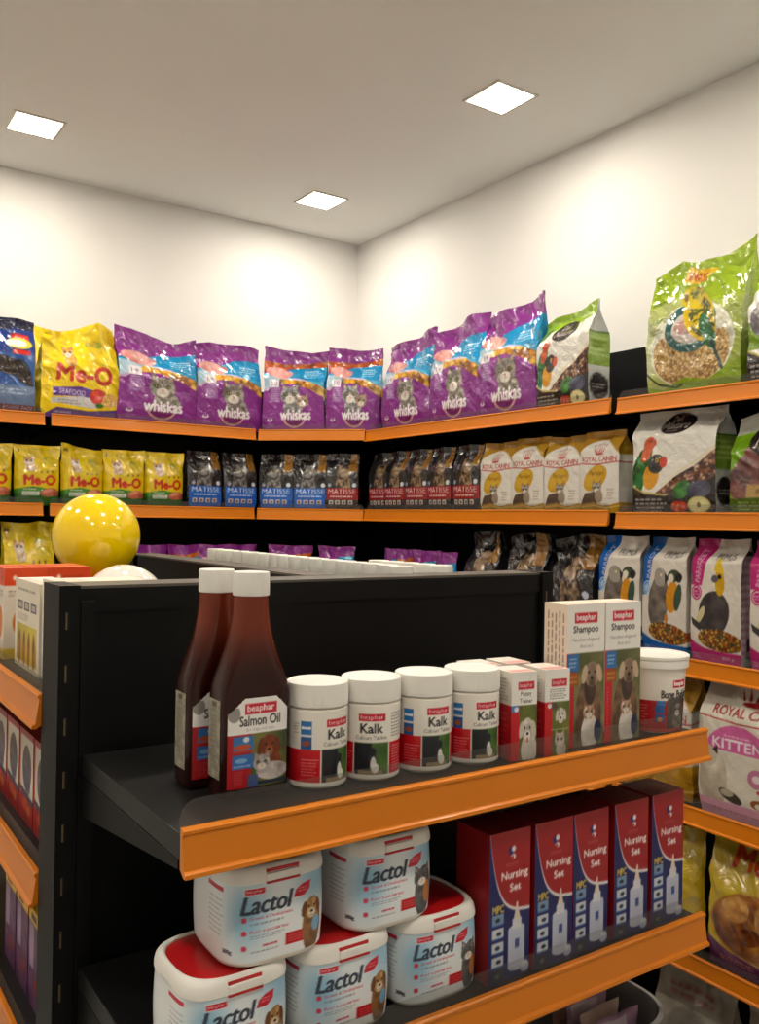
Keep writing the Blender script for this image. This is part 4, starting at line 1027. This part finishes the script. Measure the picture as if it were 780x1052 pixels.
PB, PP = art_primus(False), art_primus(True)
for i, (yy, a, w, lb) in enumerate(((1.725, PB, .150, 'blue and white parrot food bag left of its twin'), (1.565, PB, .150, 'blue and white parrot food bag touching the pink one'),
                                    (1.405, PP, .150, 'pink and white parakeet food bag with striped side showing'), (1.225, PP, .160, 'pink and white parakeet food bag at the right edge'))):
    x, y, r = on_right(yy, .09)
    put(bag('bird_food_bag', a, w, .322, .09, 100 + i, 'film', (0, .05, 0, 0, .1), crumple=.5, gus=True, side=side_primus() if a is PP else None, fat=.8, pinch=.01), x, y, z3, r + (0, -2, 0, 2)[i], lb, 'bag', 'parrot and parakeet food bags')

# ---- fourth to sixth shelves of the right wall
z4, z5, z6 = srf(-.738), srf(-1.119), srf(-1.50)
x, y, r = on_right(1.316, .10, -.015)
put(bag('cat_food_bag', art_kitten(), .240, .345, .11, 111, 'film', (0, 0, 0, 0, 0), gus=True, crumple=.7, fat=.7, pinch=.0), x, y, z4, r, 'white kitten food bag with pink arch and pale pink base', 'bag')
x, y, r = on_right(1.615, .11)
put(bag('cat_food_bag', art_royal(80, 100, 4, .16), .300, .340, .11, 112, 'gloss_film', (0, 0, 0, 0, 0), gus=True, crumple=.8, fat=.7), x, y, z4, r, 'white and gold bag half hidden behind the end cap shelf', 'bag')
x, y, r = on_right(1.935, .10)
put(bag('cat_food_bag', art_gold(), .26, .30, .11, 113, 'gloss_film', gus=True, crumple=1.0), x, y, z4, r, 'gold bag with white panel glimpsed above the red nursing boxes', 'bag')
x, y, r = on_right(1.265, .12, -.01)
put(bag('cat_food_bag', art_chicken(), .29, .325, .13, 114, 'gloss_film', (.2, 0, 0, 0, .1), gus=True, crumple=1.3, fat=.6), x, y, z5, r, 'yellow bag picturing roast chicken over a purple base', 'bag')
x, y, r = on_right(1.56, .10)
put(bag('cat_food_bag', art_chicken(70, 80, False), .22, .30, .10, 115, 'gloss_film', (.2, 0, 0, 0, .1), crumple=1.2), x, y, z5, r, 'plain yellow bag beside the right end of the nursing boxes', 'bag')
pl = art_plain((150, 144, 130), (120, 112, 100))
for i, (yy, lb) in enumerate(((1.47, 'dim greyish bag on the lowest shelf under the orange strip'), (1.19, 'dim greyish bag at the right edge of the lowest shelf'))):
    x, y, r = on_right(yy, .10); put(bag('pet_food_bag', pl, .24, .30, .11, 120 + i, 'film', crumple=.8, gus=True), x, y, z6, r, lb, 'bag', 'bags on the lowest shelf')

# ================================================================ end cap, upper shelf
zA = HE - .3165
def prof(rows, art):   # colours for a loft from a wrap drawing; rows = (z fraction or fixed colour)
    out = []
    for q in rows:
        if isinstance(q, tuple): out.append(np.tile(np.array(q, float), (art.shape[1], 1)))
        else: out.append(art[int(round(q * (art.shape[0] - 1)))])
    return out
PW = (238, 232, 222)
def round_pack(name, wrap, rings_bottom, body_r, z0, z1, rings_top, e=2.0, m='tub', b=None):
    n = wrap.shape[0]; b = b or body_r
    rr = [(r_, r_ * b / body_r if not isinstance(body_r, tuple) else r_, e, z) for r_, z in rings_bottom]
    cc = [PW] * len(rings_bottom)
    for j in range(n):
        t = j / (n - 1); rr.append((body_r, b, e, z0 + (z1 - z0) * t)); cc.append(t)
    for r_, z in rings_top: rr.append((r_, r_ * b / body_r, e, z)); cc.append(PW)
    return loft(name, rr, M[m], wrap.shape[1], prof(cc, wrap))
def ribbed_lid(name, r0, z0, z1, parent, ribs=80, mat_=None):
    N = ribs * 2; V = []; F = []
    prof_ = [(r0 * .97, z0), (r0, z0 + .001), (r0, z1 - .003), (r0 * .985, z1 - .0008), (r0 * .95, z1), (r0 * .90, z1), (r0 * .88, z1 - .0008), (0.0001, z1 - .0008)]
    for j, (rad, z) in enumerate(prof_):
        for i in range(N):
            rr = rad - (.0006 if (i % 2 and j in (1, 2)) else 0); t = 2 * math.pi * i / N; V.append((rr * math.cos(t), rr * math.sin(t), z))
    for j in range(len(prof_) - 1):
        for i in range(N): k = (i + 1) % N; F.append((j * N + i, j * N + k, (j + 1) * N + k, (j + 1) * N + i))
    F.append(tuple(range(N))[::-1])
    me = mk_mesh(name, V, F, [mat_ or M['lid']], smooth=True); me.set_sharp_from_angle(angle=R(30))
    return link(name, me, parent)
KW = wrap_kalk()
def make_jar():
    o = round_pack('tablet_jar', KW, [(.028, 0), (.033, .0008), (.0362, .004)], .0368, .005, .090, [(.0366, .092), (.033, .0945)])
    ribbed_lid('lid', .0372, .0950, .1225, o, 90)
    return o
jar = make_jar()
G = 'white calcium tablet jars on the end cap'
for i, (x, y, rz, lb) in enumerate(((.535, .914, 14, 'white tablet jar touching the brown bottle'), (.608, .908, -30, 'white tablet jar turned to show its name squarely'),
                                   (.685, .902, -3, 'white tablet jar, third from the bottles'), (.7615, .897, -4, 'white tablet jar beside the small puppy boxes'))):
    put(jar if i == 0 else dup(jar), x, y, zA, rz, lb, 'jar', G)

def make_bottle():
    N = 72
    rings = [(.034, .018, 5, 0), (.0405, .0225, 5, .0012), (.0425, .0245, 6, .006), (.0425, .0245, 6, .118), (.0418, .0243, 5, .126), (.0390, .0238, 4, .137), (.0345, .0230, 3.2, .150),
             (.0300, .0222, 2.7, .163), (.0262, .0213, 2.3, .177), (.0232, .0206, 2.1, .192), (.0212, .0202, 2, .207), (.0204, .0200, 2, .218), (.0204, .0200, 2, .2255)]
    kk = [sm(.135, .20, q[3]) for q in rings]     # dark where filled with oil, redder in the empty neck
    oc = [np.tile(np.array((44, 12, 8.)) * (1 - k) + np.array((112, 44, 24.)) * k, (N, 1)) for k in kk]
    o = loft('oil_bottle', rings, M['oil'], N, oc, parent=None)
    ribbed_lid('cap', .0212, .2258, .2530, o, 60)
    a = art_salmon(); ny, nx = a.shape[:2]
    def patch(name, art, fn, keep=lambda u, v: True):
        ny, nx = art.shape[:2]; V = [fn(i / (nx - 1), j / (ny - 1)) for j in range(ny) for i in range(nx)]
        F = [(j * nx + i, j * nx + i + 1, (j + 1) * nx + i + 1, (j + 1) * nx + i) for j in range(ny - 1) for i in range(nx - 1) if keep((i + .5) / (nx - 1), (j + .5) / (ny - 1))]
        return link(name, mk_mesh(name, V, F, [M['label']], art.reshape(-1, 3), smooth=True), o)
    def front(u, v):
        x = -.0370 + .0745 * u; return (x, -.0245 * (1 - abs(x / .0425) ** 6) ** (1 / 6) - .0005, .012 + .100 * v)
    lb = patch('front_label', a, front, lambda u, v: v < 1 - .62 * max(0, .27 - u) and v < 1 - .75 * max(0, u - .80) and (v > .12 * max(0, (u - .4) / .6) or True))
    s = Art(14, 50, .03, .1, (150, 142, 120)); s.grain(s.box(0, 0, 1, 1), (176, 168, 146), (112, 106, 92), 4, 3); s.rect(.2, .1, .8, .9, (128, 122, 106), .5); s.lines(.25, .12, .75, .88, 12, (90, 84, 74), 4, .5); s.rect(.3, .9, .7, .96, (70, 60, 50))
    def side(u, v):
        y = .016 - .031 * u; return (-.0425 * (1 - abs(y / .0245) ** 6) ** (1 / 6) - .0005, y, .022 + .088 * v)
    sl = patch('side_label', s.out(), side); sl['label'] = 'beige side label'
    return o
bo = make_bottle()
put(bo, .4505, .9250, zA, 0, 'brown oil bottle in front, its whole label showing', 'bottle', 'brown salmon oil bottles')
put(dup(bo), .4330, .9830, zA, 0, 'brown oil bottle standing behind and left of the other', 'bottle', 'brown salmon oil bottles')

tr1, tr2, trs, fl = art_trainer(), art_trainer(two=True), art_trainer_side(), art_flap()
G = 'small white and red puppy boxes'
for i, (x, y, a, rz, lb) in enumerate(((.8180, .856, tr1, -8, 'small white and red box with white puppy, front row left'), (.8730, .850, tr2, -8, 'small white and red box picturing a dog above a cat'),
                                       (.8120, .918, tr1, -5, 'small white box at the back left, only its top showing'), (.8625, .914, tr1, -6, 'small white box at the back right, only its top showing'))):
    put(carton('puppy_trainer_box', .041, .052, .1165, a, trs, fl, (226, 220, 212)), x, y, zA, rz, lb, 'box', G)
sh, shs, fl2 = art_shampoo(), art_shampoo_side(), art_flap(20, 14, (236, 222, 204), (226, 190, 170))
s1 = carton('shampoo_box', .0735, .046, .2005, sh, shs, fl2, (232, 226, 214))
put(s1, .9450, .866, zA, -2, 'tall white shampoo box on the left of the pair', 'box', 'tall shampoo boxes')
put(dup(s1), 1.0200, .863, zA, -2, 'tall white shampoo box on the right, next to the tub', 'box', 'tall shampoo boxes')
def make_bone():
    w = wrap_bone(); n = w.shape[0]
    rr = [(.036, .036, 2, 0), (.0405, .0405, 2, .001)]; cc = [PW, PW]
    for j in range(n):
        t = j / (n - 1); q = .0420 + .0050 * t; rr.append((q, q, 2, .003 + .094 * t)); cc.append(t)
    o = loft('treat_tub', rr, M['tub'], w.shape[1], prof(cc, w))
    rim = [(.0475, .0475, 2, .0972), (.0508, .0508, 2, .0980), (.0512, .0512, 2, .1075), (.0500, .0500, 2, .1100), (.0520, .0520, 2, .1110), (.0520, .0520, 2, .1150), (.0505, .0505, 2, .1162), (.0480, .0480, 2, .1162), (.0470, .0470, 2, .1140), (.0010, .0010, 2, .1140)]
    loft('lid', rim, M['lid'], 72, parent=o)
    return o
put(make_bone(), 1.124, .890, zA, -24, 'round white and red tub at the right end of the end cap shelf', 'tub')

# ================================================================ end cap, second shelf
zB = HE - .5945
def make_tub(cat):
    w = wrap_lactol(cat); n = w.shape[0]; a = .0640
    rr = [(a * .84, a * .84, 3.2, 0), (a * .925, a * .925, 3.6, .0016), (a * .965, a * .965, 3.9, .0060)]; cc = [PW] * 3
    for j in range(n):
        t = j / (n - 1); q = a * (.975 + .025 * math.sin(math.pi * min(1, t * 1.1) * .9)); rr.append((q, q, 4.0, .008 + .083 * t)); cc.append(t)
    o = loft('milk_powder_tub', rr, M['tub'], w.shape[1], prof(cc, w))
    q = a * .992
    body = [(q, q, 4, .0911), (a * 1.000, a * 1.000, 4, .0918), (a * .998, a * .998, 4, .0960), (a * .985, a * .985, 3.8, .1025), (a * .962, a * .962, 3.5, .1066), (a * .93, a * .93, 3.2, .1088), (a * .895, a * .895, 3.0, .1092), (a * .872, a * .872, 2.9, .1080), (a * .868, a * .868, 2.9, .1050)]
    loft('lid', body, M['lid'], 96, parent=o)
    s = a * .866
    loft('lid_panel', [(s, s, 2.9, .1045), (s, s, 2.9, .1062), (s * .97, s * .97, 2.9, .1070), (s * .4, s * .4, 2.3, .1072), (.001, .001, 2, .1072)], M['red'], 72, parent=o)
    # front tab: white clasp between two red lines
    t = MB(); yf = -a * 1.006
    t.box(-.020, .020, yf - .0012, yf + .006, .0925, .1010); ta = t.build('tab', M['lid'], o, bevel=.0012)
    MB().box(-.020, .020, yf - .0016, yf + .004, .0902, .0924).build('tab_hinge', M['red'], ta)
    MB().box(-.020, .020, yf + .0012, yf + .016, .1012, .1052).build('tab_catch', M['red'], ta, bevel=.0008)
    return o
tD, tC = make_tub(False), make_tub(True)
G = 'stacked milk powder tubs'
H2 = .1094
put(tD, .4600, .9150, zB + H2, -1, 'upper milk powder tub on the left, puppy at its corner', 'tub', G)
put(tC, .6140, .9150, zB + H2, 0, 'upper milk powder tub on the right with grey kitten', 'tub', G)
put(dup(tD), .4150, .9150, zB, 1, 'lower milk powder tub at the left end of the stack', 'tub', G)
put(dup(tD), .5530, .9150, zB, 0, 'lower milk powder tub in the middle of the stack', 'tub', G)
put(dup(tC), .6890, .9150, zB, 0, 'lower milk powder tub beside the red nursing boxes', 'tub', G)
nu = carton('nursing_set_box', .0710, .066, .1925, art_nursing(), art_nursing_side(), None, (120, 18, 24))
L = ['red and blue nursing set box next to the milk tubs', 'second red and blue nursing set box from the milk tubs', 'middle red and blue nursing set box of the five', 'fourth red and blue nursing set box from the milk tubs', 'red and blue nursing set box at the right shelf end']
for i, (x, y) in enumerate(((.7900, .848), (.8690, .847), (.9410, .847), (1.0240, .846), (1.1040, .845))):
    put(nu if i == 0 else dup(nu), x, y, zB, (0, 0, 1, -1, -1)[i], L[i], 'box', 'red and blue nursing set boxes')

# ---- third shelf of the end cap: grey bucket with sachets
zC = HE + ZC[2] - .008
rim = [(.092, .075, 3, 0), (.100, .082, 3, .003), (.106, .088, 3, .02), (.123, .102, 3, .128), (.127, .106, 3, .130), (.127, .106, 3, .134), (.121, .100, 3, .134), (.103, .085, 3, .02), (.098, .080, 3, .008), (.001, .001, 3, .008)]
put(loft('bucket', rim, M['bluebit'], 72), 1.020, .945, zC, 0, 'grey plastic bucket below the nursing boxes', 'bucket')
sa = Art(30, 40, .07, .1, (206, 176, 196)); sa.rect(0, .8, 1, 1, (190, 150, 180)); sa.lines(.15, .3, .85, .7, 5, (150, 90, 120), 3, .6); sa.rect(.1, .82, .7, .95, (226, 210, 220)); sa = sa.out()
sb = Art(30, 40, .07, .1, (200, 160, 140)); sb.rect(0, .8, 1, 1, (214, 186, 170)); sb.lines(.15, .3, .85, .7, 5, (130, 70, 60), 3, .6); sb = sb.out()
for i, (x, y, a, lb) in enumerate(((1.052, .890, sa, 'pink sachet nearest the front of the grey bucket'), (1.046, .920, sb, 'salmon coloured sachet, second in the grey bucket'), (1.050, .950, sa, 'pinkish sachet, third in the grey bucket'), (1.046, .980, sb, 'sachet furthest back in the grey bucket'))):
    o = bag('treat_sachet', a, .085, .126, .012, 130 + i, 'film', (0, .1, 0, 0, .1), crumple=.15, fat=.7)
    put(o, x, y, zC + .0095, (0, 3, -2, 2)[i], lb, 'sachet', 'sachets in the grey bucket')

# ================================================================ island, left side
zL = HE - .258
sbx = art_seedbox(); wt = art_flap(16, 12, (232, 226, 214), (206, 196, 180))
b1 = carton('seed_stick_box', .170, .060, .146, sbx, np.tile(np.array((226, 218, 204.)), (2, 2, 1)), wt, (226, 218, 204))
put(b1, .336, 1.522, zL, -90, 'white box with yellow picture at the island edge', 'box', 'white boxes on the island')
b2 = carton('seed_stick_box', .150, .150, .156, sbx, np.tile(np.array((226, 218, 204.)), (2, 2, 1)), wt, (226, 218, 204))
put(b2, .338, 1.352, zL, -90, 'white box half hidden behind the black upright', 'box', 'white boxes on the island')
ob = art_orange_box(); ot = np.tile(np.array((214, 84, 20.)), (2, 2, 1))
G = 'orange topped boxes on the island'
oo = carton('treat_stick_box', .074, .055, .160, ob, ob, ot, (214, 84, 20))
for i, (x, y, lb) in enumerate(((.362, 1.645, 'orange topped box at the left edge of the photo'), (.4370, 1.645, 'orange topped box overlapping the yellow balloon'),
                                (.362, 1.712, 'orange topped box in the second row at the left edge'), (.4370, 1.712, 'orange topped box in the second row against the balloon'))):
    put(oo if i == 0 else dup(oo), x, y, zL, 0, lb, 'box', G)
lowb = carton('treat_stick_box', .14, .13, .113, ob, ob, ot, (214, 84, 20)); put(lowb, .553, 1.84, zL, 0, 'low box hidden under the yellow balloon', 'box')
def balloon(name, r, m):
    N = 48; V = []; F = []
    pr = [(0.0004, -1.12), (.05, -1.12), (.075, -1.10), (.03, -1.05), (.05, -1.02), (.16, -.985)] + [(math.cos(a), math.sin(a)) for a in np.linspace(-1.36, 1.5705, 30)]
    for a, z in pr:
        for i in range(N): t = 2 * math.pi * i / N; V.append((a * r * math.cos(t), a * r * math.sin(t), z * r))
    for j in range(len(pr) - 1):
        for i in range(N): k = (i + 1) % N; F.append((j * N + i, j * N + k, (j + 1) * N + k, (j + 1) * N + i))
    me = mk_mesh(name, V, F, [m], smooth=True)
    return link(name, me)
yb = balloon('balloon', .0915, M['yellow_balloon']); tag(yb, 'round yellow balloon in front of the back shelves', 'balloon'); yb.location = (.558, 1.90, HE - .047); yb.rotation_euler = (R(62), 0, R(-20))
wb = balloon('balloon', .081, M['white_balloon']); tag(wb, 'white balloon peeping over the end cap top', 'balloon'); wb.location = (.546, 1.672, HE - .177); wb.rotation_euler = (R(70), 0, R(-10))
# lower levels
rb = carton('dog_treat_box', .094, .06, .148, art_red_box(), np.tile(np.array((150, 22, 22.)), (2, 2, 1)), None, (150, 22, 22))
for i, (y, lb) in enumerate(((1.405, 'red box with dog picture beside the black upright'), (1.505, 'red box with dog picture, second from the upright'), (1.605, 'red box with dog picture at the left photo edge'), (1.705, 'red box with dog picture beyond the photo edge'))):
    put(rb if i == 0 else dup(rb), .336, y, HE - .503, -90, lb, 'box', 'red dog picture boxes')
pb = carton('dental_treat_box', .080, .05, .150, art_purple_box(), np.tile(np.array((92, 50, 96.)), (2, 2, 1)), None, (222, 176, 10))
for i, (y, lb) in enumerate(((1.425, 'purple box with yellow top beside the pale box'), (1.512, 'purple box with yellow top, middle of three'), (1.600, 'purple box with yellow top at the left photo edge'))):
    put(pb if i == 0 else dup(pb), .336, y, HE - .770, -90, lb, 'box', 'purple boxes with yellow tops')
pw = Art(24, 60, .05, .15, (196, 186, 170)); pw.ell(.5, .25, .25, .4, (140, 60, 40)); pw.rect(0, .9, 1, .93, (150, 40, 40)); pw = pw.out()
put(carton('dental_treat_box', .06, .05, .145, pw, None, None, (196, 186, 170)), .336, 1.345, HE - .770, -90, 'pale box squeezed against the black upright on the third level', 'box')

# ---- white jars along the island's right side
def make_white_jar():
    o = loft('supplement_jar', [(.018, .018, 2, 0), (.0195, .0195, 2, .002), (.020, .020, 2, .006), (.020, .020, 2, .139), (.017, .017, 2, .144)], M['lid'], 32)
    loft('label_band', [(.0203, .0203, 2, .02), (.0203, .0203, 2, .12)], M['red'], 32, cap0=False, cap1=False, parent=o)
    ribbed_lid('lid', .0208, .1445, .1755, o, 30)
    return o
wj = make_white_jar()
ORD = 'first second third fourth fifth sixth seventh eighth ninth tenth eleventh twelfth thirteenth fourteenth fifteenth sixteenth seventeenth eighteenth'.split()
for k in range(18):
    o = wj if k == 0 else dup(wj)
    put(o, .905 + .003 * math.sin(k * 2.1), 2.062 - .0472 * k, HE - .258, 0, 'white lidded jar in the inner row, %s from the far end' % ORD[k], 'jar', 'white jars along the island')
for k in range(5):
    put(dup(wj), .985 + .002 * k, 1.45 - .0475 * k, HE - .258, 0, 'white lidded jar in the outer row, %s from its far end' % ORD[k], 'jar', 'white jars along the island')

# ================================================================ camera
def axes(yaw, pitch, roll):
    fwd = Vector((math.sin(yaw), math.cos(yaw), 0)); right = Vector((math.cos(yaw), -math.sin(yaw), 0)); up = Vector((0, 0, 1))
    f2 = fwd * math.cos(pitch) + up * math.sin(pitch); u2 = up * math.cos(pitch) - fwd * math.sin(pitch)
    return right * math.cos(roll) + u2 * math.sin(roll), u2 * math.cos(roll) - right * math.sin(roll), f2
r_, u_, f_ = axes(R(34.17253), R(.42557), R(.94456))
cam = bpy.data.cameras.new('camera'); co = bpy.data.objects.new('camera', cam); COL.objects.link(co)
mw = Matrix((( r_.x, u_.x, -f_.x, 0), (r_.y, u_.y, -f_.y, 0), (r_.z, u_.z, -f_.z, HE), (0, 0, 0, 1)))
co.matrix_world = mw
cam.sensor_fit = 'HORIZONTAL'; cam.sensor_width = 36; cam.lens = 904.64 / 780 * 36; cam.clip_start = .02
C.camera = co
w = bpy.data.worlds.new('world'); C.world = w; w.use_nodes = True
w.node_tree.nodes['Background'].inputs[0].default_value = (.02, .018, .015, 1)
vs = C.view_settings; vs.view_transform = 'Standard'; vs.look = 'None'; vs.gamma = 1; vs.use_curve_mapping = False; vs.exposure = 0.0
